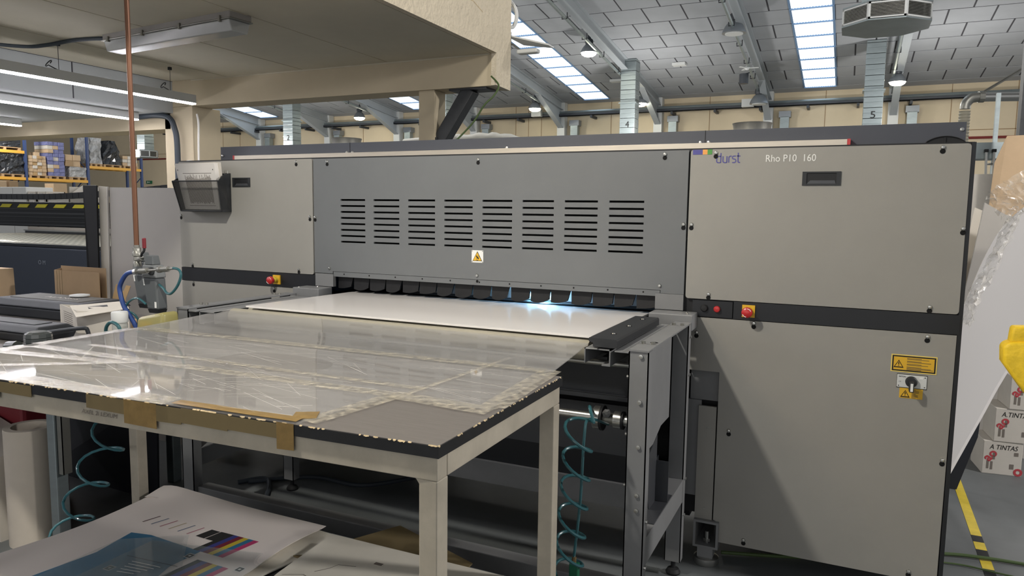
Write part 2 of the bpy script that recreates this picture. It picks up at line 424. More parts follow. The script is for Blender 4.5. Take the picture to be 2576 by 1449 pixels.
for i, x in enumerate(COLX):                          # portal frames: column, tapering haunch, rafter
    c = MB().box(x-.19, x+.19, 33.55, 33.95, 0, rz(33.7)-.05).build('trim_%d' % (i+1), 'white_steel'); struct(c)
    rf = MB()
    for dx0, dx1, zt, zb in ((-.13, .13, -.03, -.06), (-.13, .13, -.40, -.43), (-.015, .015, -.05, -.41)):
        rf.hexa([(x+dx0, 12, rz(12)+zb), (x+dx1, 12, rz(12)+zb), (x+dx1, 33.6, rz(33.6)+zb), (x+dx0, 33.6, rz(33.6)+zb),
                 (x+dx0, 12, rz(12)+zt), (x+dx1, 12, rz(12)+zt), (x+dx1, 33.6, rz(33.6)+zt), (x+dx0, 33.6, rz(33.6)+zt)])
    rf.build('rafter', 'rafter_grey', c)
    hz = rz(33.55)
    MB().prism([(x-.015, 30.6, rz(30.6)-.42), (x-.015, 33.55, hz-.42), (x-.015, 33.55, hz-1.25)], (.03, 0, 0)).build('haunch', 'rafter_grey', c)
    MB().hexa([(x-.13, 30.6, rz(30.6)-.45), (x+.13, 30.6, rz(30.6)-.45), (x+.13, 33.55, hz-1.28), (x-.13, 33.55, hz-1.28),
               (x-.13, 30.6, rz(30.6)-.42), (x+.13, 30.6, rz(30.6)-.42), (x+.13, 33.55, hz-1.25), (x-.13, 33.55, hz-1.25)]).build('haunch_flange', 'rafter_grey', c)
    for k in range(9):                               # hooks that carry the conduit under the rafter
        yy = 31.5-k*1.9
        MB().tube([(x-.13, yy, rz(yy)-.43), (x-.13, yy, rz(yy)-.62), (x-.3, yy, rz(yy)-.62), (x-.3, yy, rz(yy)-.5)], .018, 5).build('hook', 'dark_steel', c)
    MB().tube([(x-.2, 12, rz(12)-.58), (x-.2, 32, rz(32)-.58)], .055, 6).build('conduit', 'galvanised', c)
dp0 = None
for i, x in enumerate(COLX):
    if dp0 is None:
        dp0 = thing('downpipe', (x+.68, 33.75, 0), 'grey square downpipe beside a white column on the cream wall', 'pipe', 'downpipes along the back wall')
        MB().box(x+.5, x+.86, 33.55, 33.85, 0, 5.75).build('pipe', 'galvanised', dp0)
        MB().box(x+.44, x+.92, 33.55, 33.93, 5.72, 5.98).build('hopper', 'lamp_grey', dp0)
        x00 = x
        k_ = dp0
    else: k_ = copy_tree(dp0, (x-x00, 0, 0))
    k_['label'] = 'grey square downpipe beside the white column '+('right of duct 5', 'behind the round flue collar at right', 'just right of duct 4', 'right of the long rooflight foot', 'right of the black diagonal brace', 'left of the cream post', 'between duct 2 and the cream post', 'left of duct 2')[i]
ct = thing('cable_tray', (-14, 33.4, 6.1), 'long blue grey cable tray running along the cream back wall', 'cable tray')
MB().box(-40, 12, 33.25, 33.5, 6.14, 6.17).box(-40, 12, 33.25, 33.27, 6.14, 6.26).build('tray', 'lamp_dark', ct)
MB().tube([(-40, 33.38, 6.33), (12, 33.38, 6.33)], .07, 6).build('pipe', 'galvanised', ct)
for k in range(26): B('bracket', 'lamp_dark', ct, -38+k*1.9, -37.9+k*1.9, 33.22, 33.98, 6.02, 6.14)
for k, x in enumerate((-4.25, -14.1, -18.9)): tag(B('junction_box', 'white_steel', None, x-.25, x+.25, 33.03, 33.245, 6.16, 6.49),
    ['white junction box on the cable tray nearest the right hand ducts', 'white junction box on the cable tray just right of the black brace', 'white junction box on the cable tray left of the black brace'][k], 'box')
rp = tag(MB().tube([(-60, 33.93, 4.68), (12, 33.93, 4.68)], .055, 6).build('red_pipe', 'pipe_red'), 'dark red sprinkler pipe along the cream back wall', 'pipe')

# galvanised ducts with a diffuser at the foot
def make_duct(x0, y0, zb, label, num=None):
    wd = .60; t = thing('air_duct', (x0+wd/2, y0+wd/2, zb), label, 'duct', None)
    ztop = rz(y0+wd/2); z = zb+.42
    while z < ztop-.05:
        h = min(.36, ztop-z)
        MB().box(x0, x0+wd, y0, y0+wd, z, z+h-.012).prism([(x0-.006, y0-.006, z+h*.45), (x0+wd+.006, y0-.006, z+h*.45), (x0+wd+.006, y0+wd+.006, z+h*.45), (x0-.006, y0+wd+.006, z+h*.45)], (0, 0, .03)).build('duct_section', 'galvanised', t, bevel=.012)
        z += .36
    for zz in (zb+1.7, zb+3.4):
        if zz < ztop: MB().box(x0-.05, x0+wd+.05, y0-.05, y0+wd+.05, zz, zz+.04).build('flange', 'galvanised', t)
    diffuser(t, x0+wd/2, y0+wd/2, zb, .64, .40)
    if num: lettering('lettering', num, .34, 'black_mark', t, (x0+.24, y0-.015, zb+.78), (1, 0, 0), (0, 0, 1), width=.15)
    return t
def diffuser(t, cx, cy, z, r, h, rot=R(22.5)):
    c = [(cx+r*math.cos(rot+k*math.pi/4), cy+r*math.sin(rot+k*math.pi/4)) for k in range(8)]
    MB().prism([(x, y, z) for x, y in c], (0, 0, .03)).build('diffuser_base', 'galvanised', t)
    MB().prism([(x, y, z+h-.03) for x, y in c], (0, 0, .03)).build('diffuser_top', 'galvanised', t)
    MB().prism([(cx+(x-cx)*.82, cy+(y-cy)*.82, z+.03) for x, y in c], (0, 0, h-.06)).build('diffuser_core', 'lamp_dark', t)
    for k in range(8):
        a = Vector((*c[k], 0)); b = Vector((*c[(k+1) % 8], 0)); d = (b-a); nrm = Vector((d.y, -d.x, 0)).normalized()
        g = MB(); e = d*.04
        def bar(p, q, z0, z1, th=.02):
            g.hexa([p-nrm*th+Vector((0, 0, z0)), q-nrm*th+Vector((0, 0, z0)), q+Vector((0, 0, z0)), p+Vector((0, 0, z0)),
                    p-nrm*th+Vector((0, 0, z1)), q-nrm*th+Vector((0, 0, z1)), q+Vector((0, 0, z1)), p+Vector((0, 0, z1))])
        bar(a, b, z+.02, z+.055); bar(a, b, z+h-.055, z+h-.02); bar(a, a+d*.06, z+.02, z+h-.02); bar(b-d*.06, b, z+.02, z+h-.02)
        gf = g.build('grille_frame', 'white_steel', t)
        g = MB(); n = 9
        for m_ in range(n):
            zz = z+.06+(h-.12)*(m_+.5)/n; bar(a+d*.06, b-d*.06, zz-.004, zz+.004, .035)
        g.build('louvre', 'dull_steel', gf)
make_duct(.20, 28, 4.1, 'tall galvanised air duct marked 5 under the hanging diffuser', '5')
make_duct(-8.39, 28, 4.1, 'tall galvanised air duct marked 4 rising to the roof', '4')
make_duct(-16.8, 28, 4.1, 'galvanised air duct behind the black diagonal brace')
make_duct(-25.36, 28, 4.1, 'galvanised air duct marked 2 left of the cream post', '2')
make_duct(-35.7, 28, 4.24, 'galvanised air duct with grille box beyond the copper pipe')
hd = thing('hanging_diffuser', (.35, 13.7, 4.62), 'large octagonal galvanised diffuser with louvred grilles hanging from a duct', 'diffuser')
diffuser(hd, .35, 13.7, 4.62, .70, .31)
MB().box(-.02, .72, 13.35, 14.05, 4.93, rz(14)).build('duct', 'galvanised', hd)

# lamps under the rafters
def bell(x, y, z, lit, label):
    k = 1 if lit else 1.25
    t = thing('pendant_lamp', (x, y, z), label, 'lamp', None)
    MB().lathe([(r_*k, h_*k) for r_, h_ in ((.30, 0), (.285, .06), (.23, .17), (.15, .27), (.09, .31))], (x, y, z), n=20).build('lamp_shade', 'lamp_grey', t, smooth=True)
    MB().lathe([(r_*k, h_*k) for r_, h_ in ((.12, .30), (.15, .36), (.14, .45), (.07, .50), (.05, .62))], (x, y, z), n=16).build('lamp_housing', 'lamp_dark', t, smooth=True)
    MB().tube([(x, y, z+.62), (x, y, rz(y)+.0)], .02, 6).build('stem', 'lamp_dark', t)
    MB().lathe([(.02, -.13), (.17, -.11), (.25, -.06), (.27, -.002)] if lit else [(.28, -.03), (.28, -.002)], (x, y, z), n=20).build('lamp_glass', 'lamp_glow' if lit else 'white_steel', t)
bell(-8.75, 25.2, 7.2, 1, 'lit bell lamp under the rafter left of duct 4')
bell(-13.5, 31.5, 6.3, 1, 'lit lamp on the rafter above the black brace')
bell(-23.4, 31.5, 6.3, 1, 'lit lamp between the cream post and duct 2')
bell(-32.6, 30.5, 6.3, 1, 'lit lamp at the far end near the cream jamb')
bell(-8.55, 31.6, 6.3, 1, 'small lit lamp half hidden behind duct 4')
bell(1.3, 30.6, 6.45, 1, 'lit lamp under the white rafter right of duct 5')
bell(-3.65, 24.4, 7.25, 0, 'unlit grey bell lamp highest on the rafter beside the rooflight')
bell(-3.62, 31.6, 6.05, 0, 'unlit grey bell lamp low on the rafter above the round flue collar')
cm = thing('ceiling_fan', (-3.7, 28.2, 6.95), 'small white ceiling device between the two unlit bell lamps', 'device')
MB().lathe([(.05, 0), (.1, .08), (.05, .14)], (-3.7, 28.2, 6.8), n=12).build('hub', 'white_steel', cm)
for k in range(3):
    MB().box(-3.7, -3.3, 28.15, 28.25, 6.85, 6.87).rot((-3.7, 28.2, 6.86), (0, 0, 1), k*2.094).build('blade', 'white_steel', cm)
MB().tube([(-3.7, 28.2, 6.92), (-3.7, 28.2, rz(28.2)-.4)], .03, 6).build('stem', 'white_steel', cm)
sp = thing('hanging_speaker', (-3.95, 29.3, 6.55), 'small dark cylinder speaker hanging below the rafter', 'speaker')
MB().lathe([(.17, 0), (.17, .36)], (-3.95, 29.3, 6.5), n=14).build('housing', 'lamp_dark', sp)
MB().tube([(-3.95, 29.3, 6.85), (-3.6, 29.3, rz(29.3)-.45)], .02, 5).build('bracket', 'lamp_dark', sp)
for k, (x, y) in enumerate(((-9.35, 30.6), (-6.35, 29.0))):
    tag(MB().box(x-.25, x+.25, y-.18, y+.18, rz(y)-.13, rz(y)-.03).build('roof_vent', 'white_steel'), ['small pale vent on the roof panels beside the long rooflight', 'small pale vent on the roof panels just right of duct 4'][k], 'vent')
ex = thing('exit_sign', (-42.2, 33.9, 3.08), 'small green emergency exit sign low on the far cream wall', 'sign')
B('sign_panel', 'exit_green', ex, -42.47, -41.98, 33.88, 33.95, 3.08, 3.28)
MB().prism([(-42.25, 33.87, 3.18), (-42.35, 33.87, 3.25), (-42.35, 33.87, 3.11)], (0, .008, 0)).box(-42.25, -42.1, 33.87, 33.878, 3.16, 3.20).build('pictogram', 'white_mark', ex)

# right-hand background
fp = thing('flue_pipe', (1.61, 14.2, 3.0), 'galvanised flue pipe with elbow and ribbed hose behind the printer top', 'pipe')
MB().tube(spline([(1.62, 14.2, 3.33), (1.63, 14.2, 3.42), (1.70, 14.22, 3.50), (1.80, 14.25, 3.52)], 5), .08, 14).build('elbow', 'dull_steel', fp, smooth=True)
MB().tube([(1.80, 14.25, 3.52), (4.5, 14.9, 3.52)], .075, 14).build('pipe', 'steel', fp, smooth=True)
MB().lathe([(.09, 0), (.09, .08)], (1.80, 14.25, 3.52), (1, .24, 0), n=14).build('collar', 'dull_steel', fp)
hz = MB(); hz.lathe([(.075+(.012 if k % 2 else 0), k*.025) for k in range(40)], (1.62, 14.2, 2.32), n=14); hz.build('hose', 'roller_cream', fp, smooth=True)
MB().tube([(1.62, 14.2, 0), (1.62, 14.2, 2.33)], .07, 10).build('riser', 'dull_steel', fp)
tag(MB().tube([(1.85, 14.36, 3.605), (3.2, 15.2, 4.55)], .012, 5).tube([(1.89, 14.37, 3.605), (3.24, 15.2, 4.55)], .012, 5).build('stay_wire', 'dull_steel'), 'pair of stay wires rising from the flue elbow', 'wire')
struct(MB().box(1.84, 1.87, 10.9, 11.1, 0, 5.5).box(1.87, 2.02, 10.98, 11.02, 0, 5.5).build('trim_20', 'dark_steel'))
dt = thing('low_duct', (1.8, 12.1, 2.36), 'flat galvanised duct crossing behind the brown card sheet', 'duct')
B('duct_body', 'galvanised', dt, 1.2, 2.6, 11.9, 12.3, 2.36, 2.58)
MB().box(1.78, 1.83, 12.32, 12.40, 0, 3.3).build('post', 'galvanised', dt)
tag(B('partition_board', 'carton_white', None, 1.1, 2.4, 11.7, 11.76, 0, 2.14), 'white partition board standing behind the leaning boards', 'board')
ld = thing('ladder', (1.70, 11.8, 0), 'aluminium ladder top with black caps behind the partition', 'ladder')
for dx in (0, .09):
    MB().hexa([(1.72+dx, 11.80, 0), (1.75+dx, 11.80, 0), (1.75+dx, 11.86, 0), (1.72+dx, 11.86, 0), (1.625+dx, 11.80, 2.44), (1.65+dx, 11.80, 2.44), (1.65+dx, 11.86, 2.44), (1.625+dx, 11.86, 2.44)]).build('rail', 'steel', ld)
    B('cap', 'black_rubber', ld, 1.615+dx, 1.66+dx, 11.785, 11.875, 2.44, 2.48)
for k in range(9): MB().tube([(1.72-.0375*(.26*k)+.0, 11.83, .2+.26*k), (1.83-.0375*(.26*k), 11.83, .2+.26*k)], .014, 6).build('rung', 'steel', ld)

# ================================================================== mezzanine
mz = struct(MB().box(-6.1, -2.56, -4, 5.2, 2.79, 3.9).build('trim_21', 'cream_paint'))
XJ = [-6.1, -5.37, -4.46, -3.56, -2.60]
for a, b in zip(XJ, XJ[1:]): MB().box(a+.006, b-.006, -4, 5.19, 2.775, 2.80).build('soffit_board', 'mezz_soffit', mz)
fa = struct(MB().prism([(-2.60, -4, 2.775), (-2.60, 5.19, 2.775), (-2.60, 5.19, 2.53), (-2.60, 5.45, 2.525), (-2.60, 5.45, 4.0), (-2.60, -4, 4.0)], (.045, 0, 0)).build('trim_22', 'cream_stucco'))
cr = MB()
for a in ([(4.95, 3.02), (4.8, 3.06), (4.66, 3.06), (4.5, 3.10), (4.38, 3.19), (4.2, 3.22), (3.9, 3.33)], [(4.3, 3.12), (4.24, 3.20), (4.27, 3.26)]):
    stroke(cr, [(-2.5538, y, z) for y, z in a], .006, (1, 0, 0))
cr.build('crack', 'chipped_wood', fa)
bm_ = struct(MB().box(-6.14, -2.601, 5.2, 5.45, 2.53, 2.79).build('trim_23', 'cream_paint'))
B('beam_fillet', 'mezz_soffit', bm_, -5.84, -2.62, 5.195, 5.22, 2.765, 2.779)
struct(MB().box(-3.28, -3.13, 5.22, 5.40, 0, 2.53).build('trim_24', 'cream_paint', bevel=.004))
br = thing('diagonal_brace', (-3.1, 5.3, 1.9), 'black steel brace leaning between the cream post and the beam', 'brace')
bb = MB()
p0 = Vector((-3.30, 5.30, 1.85)); p1 = Vector((-2.83, 5.30, 2.53)); d = (p1-p0).normalized(); n = Vector((-d.z, 0, d.x))*.055; yv = Vector((0, .055, 0))
bb.hexa([p0-n-yv, p0+n-yv, p0+n+yv, p0-n+yv, p1-n-yv, p1+n-yv, p1+n+yv, p1-n+yv]); bb.build('brace_tube', 'dark_steel', br, bevel=.008)
B('end_plate', 'dark_steel', br, -3.0, -2.66, 5.23, 5.40, 2.515, 2.53)
B('end_plate', 'dark_steel', br, -3.13, -3.115, 5.23, 5.40, 1.75, 2.15)
bk = struct(MB().box(-6.6, -6.1, -4, 5.2, 2.47, 2.79).build('trim_25', 'bulkhead_grey'))
MB().box(-6.1, -6.097, 4.18, 4.19, 2.47, 2.78).build('seam', 'roof_joint', bk)
MB().box(-6.1, -6.095, -4, 5.2, 2.772, 2.779).build('shadow_gap', 'roof_joint', bk)
struct(MB().box(-14, -6.6, -4, 5.2, 2.47, 2.6).build('trim_26', 'bulkhead_grey'))
struct(MB().box(-14, -6.14, 5.2, 5.5, 2.32, 2.6).build('trim_27', 'cream_paint'))
struct(MB().box(-6.22, -5.84, 5.2, 5.55, 0, 2.53).build('trim_28', 'cream_paint', bevel=.006))

def strip(x, y1, z, label, y0=-3.0):
    t = thing('strip_light', (x, y1, z), label, 'lamp', None)
    B('housing', 'white_steel', t, x-.03, x+.03, y0, y1, z+.012, z+.085)
    B('diffuser_strip', 'strip_glow', t, x-.024, x+.024, y0, y1, z, z+.012)
    for yy in (y1-.25, y1-1.25): 
        top = 2.78 if x > -6.1 else 2.47
        MB().tube([(x, yy, z+.085), (x, yy, top)], .0025, 4).build('wire', 'dark_steel', t); B('clip', 'dark_steel', t, x-.012, x+.012, yy-.012, yy+.012, top-.03, top)
        MB().tube([(x+.02*math.cos(k*.7)+.02, yy-.09+.02*math.sin(k*.7), z+.12+.025*math.sin(k*.7)) for k in range(9)]+[(x, yy, z+.085)], .004, 5).build('cable_loop', 'dark_steel', t)
strip(-5.50, 4.92, 2.485, 'white linear strip light hanging nearest below the cream soffit')
strip(-6.40, 5.03, 2.392, 'white linear strip light under the grey bulkhead with its end by the copper pipe', 0)
strip(-8.15, 4.98, 2.392, 'white linear strip light farthest left with a short lit end', 1)
fx = thing('fluorescent_fixture', (-4.3, 3.62, 2.68), 'dusty sealed fluorescent fitting fixed to the cream soffit', 'lamp')
a = Vector((-4.93, 3.71, 0)); b = Vector((-3.57, 3.58, 0)); d = (b-a).normalized(); nn = Vector((-d.y, d.x, 0))
def fbox(name, m, wd, z0, z1, e0, e1, ins=0):
    p, q = a+d*e0, b-d*e1
    mb = MB(); mb.hexa([p-nn*(wd-ins)+Vector((0, 0, z0)), q-nn*(wd-ins)+Vector((0, 0, z0)), q+nn*(wd-ins)+Vector((0, 0, z0)), p+nn*(wd-ins)+Vector((0, 0, z0)),
             p-nn*wd+Vector((0, 0, z1)), q-nn*wd+Vector((0, 0, z1)), q+nn*wd+Vector((0, 0, z1)), p+nn*wd+Vector((0, 0, z1))])
    return mb.build(name, m, fx, bevel=.006)
fbox('base', 'carton_grey', .085, 2.735, 2.78, 0, 0); fbox('rim', 'dull_steel', .092, 2.728, 2.736, -.008, -.008); fbox('lamp_cover', 'diffuser_clear', .082, 2.66, 2.728, .01, .01, .02)
for e0, e1 in ((.42, .82), (.62, .60)): fbox('tube_end', 'paper_white', .03, 2.675, 2.71, e0, e1)
for k in range(4):
    p = a+d*(.08+.4*k)-nn*.094; MB().box(p.x-.008, p.x+.008, p.y-.006, p.y+.012, 2.715, 2.752).build('clip', 'dull_steel', fx)
tag(MB().tube(spline([(-6.08, 3.30, 2.765), (-5.85, 3.62, 2.768), (-5.6, 3.66, 2.765), (-5.285, 3.634, 2.765), (-5.05, 3.66, 2.765), (-4.92, 3.70, 2.755)], 6), .016, 8).build('conduit', 'cable_dark'), 'dark blue conduit running along the soffit to the fluorescent fitting', 'conduit')
tag(MB().tube(spline([(-6.55, 5.15, 2.445), (-6.30, 5.15, 2.452), (-6.10, 5.15, 2.42), (-6.03, 5.15, 2.32), (-6.0, 5.15, 2.17), (-6.0, 5.15, 1.7), (-6.0, 5.15, 0)], 6), .027, 10).build('cable_bundle', 'cable_dark'), 'thick dark cable bundle curving down the cream jamb', 'cable')
tag(MB().tube(spline([(-5.80, 5.22, 2.45), (-5.76, 5.2, 2.35), (-5.77, 5.2, 2.1), (-5.77, 5.2, 1.6)], 5), .010, 6).build('white_cable', 'paper_white'), 'thin white cable down the right edge of the cream jamb', 'cable')
sk = thing('power_socket', (-5.8, 5.05, 1.72), 'red and white industrial power socket on the cream jamb', 'socket')
MB().lathe([(.05, 0), (.06, .01), (.06, .07), (.045, .09)], (-5.86, 5.16, 1.80), (-.2, -1, -.1), n=16).build('socket_cup', 'red_plastic', sk, smooth=True)
B('socket_box', 'red_plastic', sk, -5.88, -5.72, 5.10, 5.2, 1.74, 1.86, bevel=.012)
MB().lathe([(.045, 0), (.06, .05), (.05, .12), (.03, .14)], (-5.80, 5.12, 1.86), n=14).build('cover', 'white_steel', sk, smooth=True)
sh = thing('bracket_shelf', (-2.4, 5.6, 2.9), 'white corner shelf bracket jutting from the stucco beam edge', 'bracket')
MB().prism([(-2.62, 5.46, 2.97), (-2.62, 5.85, 2.97), (-2.25, 5.62, 2.87), (-2.25, 5.50, 2.87)], (0, 0, .012)).build('plate', 'white_steel', sh)
B('wall_plate', 'dull_steel', sh, -2.62, -2.56, 5.452, 5.47, 2.85, 2.99)
el = thing('emergency_light', (-2.4, 5.5, 2.82), 'slim white emergency light under the corner bracket', 'lamp')
MB().box(-2.53, -2.35, 5.50, 5.58, 2.825, 2.86).build('housing', 'white_steel', el, bevel=.012); MB().tube([(-2.50, 5.54, 2.85), (-2.56, 5.5, 2.9), (-2.60, 5.455, 2.9)], .008, 6).build('arm', 'dull_steel', el)
tag(MB().tube(spline([(-2.60, 5.46, 3.24), (-2.60, 5.52, 3.25), (-2.56, 5.54, 3.19), (-2.55, 5.54, 3.11), (-2.58, 5.54, 3.05), (-2.60, 5.46, 3.04)], 5), .016, 8).build('conduit_loop', 'white_steel'), 'white conduit loop sticking out of the stucco beam edge', 'conduit')
tag(MB().tube(spline([(-2.553, 5.10, 2.58), (-2.47, 5.06, 2.50), (-2.49, 5.02, 2.42), (-2.56, 5.0, 2.35), (-2.66, 5.0, 2.22), (-2.80, 4.95, 2.07), (-2.86, 4.65, 1.88), (-2.90, 4.42, 1.838)], 8), .007, 8).build('green_cable', 'cable_green', smooth=True), 'thin green cable hanging from the beam corner to the printer', 'cable')
wr = thing('wrapped_pipe', (-4.9, 9, 2.45), 'white wrapped pipe lying behind the printer top', 'pipe')
MB().tube([(-5.9, 9, 2.52), (-5.0, 9, 2.56)], [.055, .06], 10).build('pipe', 'insul_white', wr, smooth=True)
MB().tube(spline([(-5.0, 9, 2.53), (-4.6, 9, 2.55), (-4.3, 9, 2.53), (-3.85, 9, 2.44)], 5), [.07+.012*math.sin(k*1.9) for k in range(16)], 10).build('cover', 'insul_white', wr, smooth=True)
B('stand', 'dull_steel', wr, -5.5, -5.4, 8.95, 9.05, 0, 2.5); B('stand', 'dull_steel', wr, -4.5, -4.4, 8.95, 9.05, 0, 2.5)

# ================================================================== the flatbed printer
D = 3.174
pr = thing('industrial_printer', (-1.64, 3.8, 0), 'long grey industrial flatbed printer with slotted middle panel', 'printer')
ca = MB()
ca.box(-3.70, .405, 3.44, 4.5, .13, 1.832); ca.box(-3.70, -2.66, 3.192, 3.44, .13, 1.832); ca.box(-.645, .405, 3.192, 3.44, .25, 1.832); ca.box(-.42, .405, 3.192, 3.44, .13, .25)
ca.box(-2.66, -.645, 3.19, 3.44, 1.20, 1.832)
carc = None
ca2 = MB()
ca2.box(-3.70, -2.66, 3.192, 4.5, .13, 1.83); ca2.box(-.47, .405, 3.192, 4.5, .13, 1.83); ca2.box(-.645, -.47, 3.192, 4.5, .87, 1.83); ca2.box(-.645, -.47, 3.25, 4.5, .2, .87)
ca2.box(-2.66, -.645, 3.40, 4.5, 1.20, 1.83); ca2.box(-2.66, -.645, 3.192, 3.40, 1.62, 1.83); ca2.box(-2.66, -.645, 3.192, 3.40, 1.20, 1.35)
ca2.box(-2.66, -.645, 3.60, 4.5, .30, 1.06); ca2.box(-2.66, -.645, 4.2, 4.5, 1.06, 1.2)
ca2.build('carcass', 'carcass_black', pr)
def panel(name, m, x0, x1, z0, z1, rad=.012):
    def c(cx, cz, a0): return [(cx+rad*math.cos(a0+k*R(22.5)), D, cz+rad*math.sin(a0+k*R(22.5))) for k in range(5)]
    pts = c(x1-rad, z0+rad, R(-90))+c(x1-rad, z1-rad, 0)+c(x0+rad, z1-rad, R(90))+c(x0+rad, z0+rad, R(180))
    return MB().prism(pts, (0, .018, 0)).build(name, m, pr)
screw_mesh = None
def screw(par, x, z, hole=True):
    h = None
    MB().lathe([(.0085, 0), (.0085, .003), (.006, .007), (.001, .008)], (x, D, z+.008), (0, -1, 0), n=10).build('screw', 'steel', par, smooth=True)
    if hole:
        MB().lathe([(.0095, 0), (.0095, .0012)], (x, D, z-.007), (0, -1, 0), n=12).build('keyhole', 'hole_black', par)
ul = panel('upper_panel', 'panel_paint', -3.695, -2.676, 1.190, 1.823)
ur = panel('upper_panel', 'panel_paint', -.632, .393, 1.186, 1.823)
ll = panel('lower_panel', 'panel_paint', -3.695, -2.6, .13, 1.105)
rp_ = [(-.606, 1.105), (-.606, .872), (-.474, .872), (-.474, .21), (-.447, .20), (-.447, .112), (.388, .112), (.392, 1.105)]
lr = MB().prism([(x, D, z) for x, z in rp_[::-1]], (0, .018, 0)).build('lower_panel', 'panel_paint', pr)
for p, x, z in ((ul, -2.786, 1.80), (ul, -2.696, 1.5), (ul, -3.684, 1.494), (ul, -3.601, 1.202), (ul, -2.78, 1.205), (ll, -3.599, 1.09), (ll, -2.962, 1.088), (ll, -2.967, .150),
                (ur, -.527, 1.80), (ur, -.618, 1.497), (ur, .301, 1.803), (ur, .386, 1.501), (ur, -.534, 1.20), (ur, .296, 1.20),
                (lr, -.342, 1.088), (lr, .296, 1.085), (lr, .376, .608), (lr, -.424, .612), (lr, -.578, 1.03), (lr, -.342, .136), (lr, .29, .138)): screw(p, x, z)
holes = []
for i in range(8):
    x0 = -2.4865+i*.2141
    for k in range(8):
        z1 = 1.606-k*.0320; holes.append((x0, x0+.160, z1-.0095, z1))
cp = MB(); holed_plate(cp, -2.668, -.640, 1.214, 1.822, D, D+.012, holes)
cpo = cp.build('centre_panel', 'centre_paint', pr, fixn=False)
B('panel_tab', 'centre_paint', cpo, -2.668, -2.545, D, D+.012, 1.202, 1.214); B('panel_tab', 'centre_paint', cpo, -.742, -.640, D, D+.012, 1.200, 1.214)
fp_ = MB().box(-2.541, -.745, D+.002, D+.012, 1.186, 1.212).build('flap', 'centre_paint', pr)
for k in range(11): MB().lathe([(.004, 0), (.004, .001)], (-2.47+k*.165, D+.002, 1.201), (0, -1, 0), n=8).build('hole', 'hole_black', fp_)
MB().lathe([(.007, 0), (.007, .001)], (-1.657, D+.002, 1.205), (0, -1, 0), n=10).build('hole', 'hole_black', fp_)
for x in (-2.662, -.764):
    B('side_block', 'frame_paint', pr, x if x < -1 else x, (x+.122) if x < -1 else -.640, D-.004, D+.02, 1.130, 1.199)
for x, z in ((-2.573, 1.798), (-1.656, 1.792), (-.743, 1.798), (-2.66, 1.498), (-.652, 1.497)): screw(cpo, x, z)
for x, z in ((-2.566, 1.222), (-1.657, 1.226), (-.747, 1.225)): screw(cpo, x, z, False)
bl = B('control_band', 'black_band', pr, -3.70, -2.672, D+.004, D+.03, 1.106, 1.188)
bw = MB().box(-.600, -.432, D+.002, D+.03, 1.110, 1.180).box(-.428, .400, D+.002, D+.03, 1.108, 1.183).build('control_band', 'black_band', pr)
B('side_trim', 'black_band', pr, .393, .408, D+.004, D+.05, .112, 1.828)
def estop(par, x, z):
    e = MB().box(x-.026, x+.026, D-.003, D+.004, z-.026, z+.026).build('emergency_plate', 'sign_yellow', par)
    MB().lathe([(.0165, 0), (.0165, .022), (.013, .024), (.012, .038)], (x, D-.003, z), (0, -1, 0), n=18).build('collar', 'tape_yellow', e, smooth=True)
    MB().lathe([(.013, 0), (.0215, .004), (.0225, .012), (.021, .022), (.014, .027), (.002, .028)], (x, D-.038, z), (0, -1, 0), n=22).build('button', 'red_plastic', e, smooth=True)
    ar = MB()
    for s in (0, math.pi):
        stroke(ar, [(x+.0165*math.cos(s+t*.22+.4), D-.0635, z+.0165*math.sin(s+t*.22+.4)) for t in range(6)], .0045, (0, -1, 0))
    ar.build('arrow_mark', 'white_mark', e)
estop(bl, -2.943, 1.148); estop(bw, -.366, 1.146)
MB().lathe([(.015, 0), (.016, .006), (.012, .012), (.001, .013)], (-.549, D+.002, 1.147), (0, -1, 0), n=18).build('black_button', 'black_rubber', bw, smooth=True)
MB().lathe([(.013, 0), (.014, .010), (.011, .014), (.001, .015)], (-.495, D+.002, 1.146), (0, -1, 0), n=18).build('red_button', 'red_plastic', bw, smooth=True)
for p, xc, wd, hh in ((ul, -3.191, .135, .053), (ur, -.112, .142, .055)):
    zc = 1.698
    h = MB(); holed_plate(h, xc-wd/2, xc+wd/2, zc-hh/2, zc+hh/2, D-.004, D+.001, [(xc-wd/2+.016, xc+wd/2-.016, zc-hh/2+.007, zc+hh/2-.006)])
    ho = h.build('recessed_handle', 'black_plastic', p, fixn=False)
    MB().box(xc-wd/2+.016, xc+wd/2-.016, D-.0005, D-.0001, zc-hh/2+.007, zc+hh/2-.006).build('recess', 'carcass_black', ho)
    MB().hexa([(xc-wd/2+.018, D-.0035, zc-hh/2+.007), (xc+wd/2-.018, D-.0035, zc-hh/2+.007), (xc+wd/2-.018, D-.0006, zc-hh/2+.007), (xc-wd/2+.018, D-.0006, zc-hh/2+.007),
               (xc-wd/2+.030, D-.0012, zc-hh/2+.020), (xc+wd/2-.022, D-.0012, zc-hh/2+.020), (xc+wd/2-.022, D-.0006, zc-hh/2+.020), (xc-wd/2+.030, D-.0006, zc-hh/2+.020)]).build('grip', 'plotter_grey', ho)
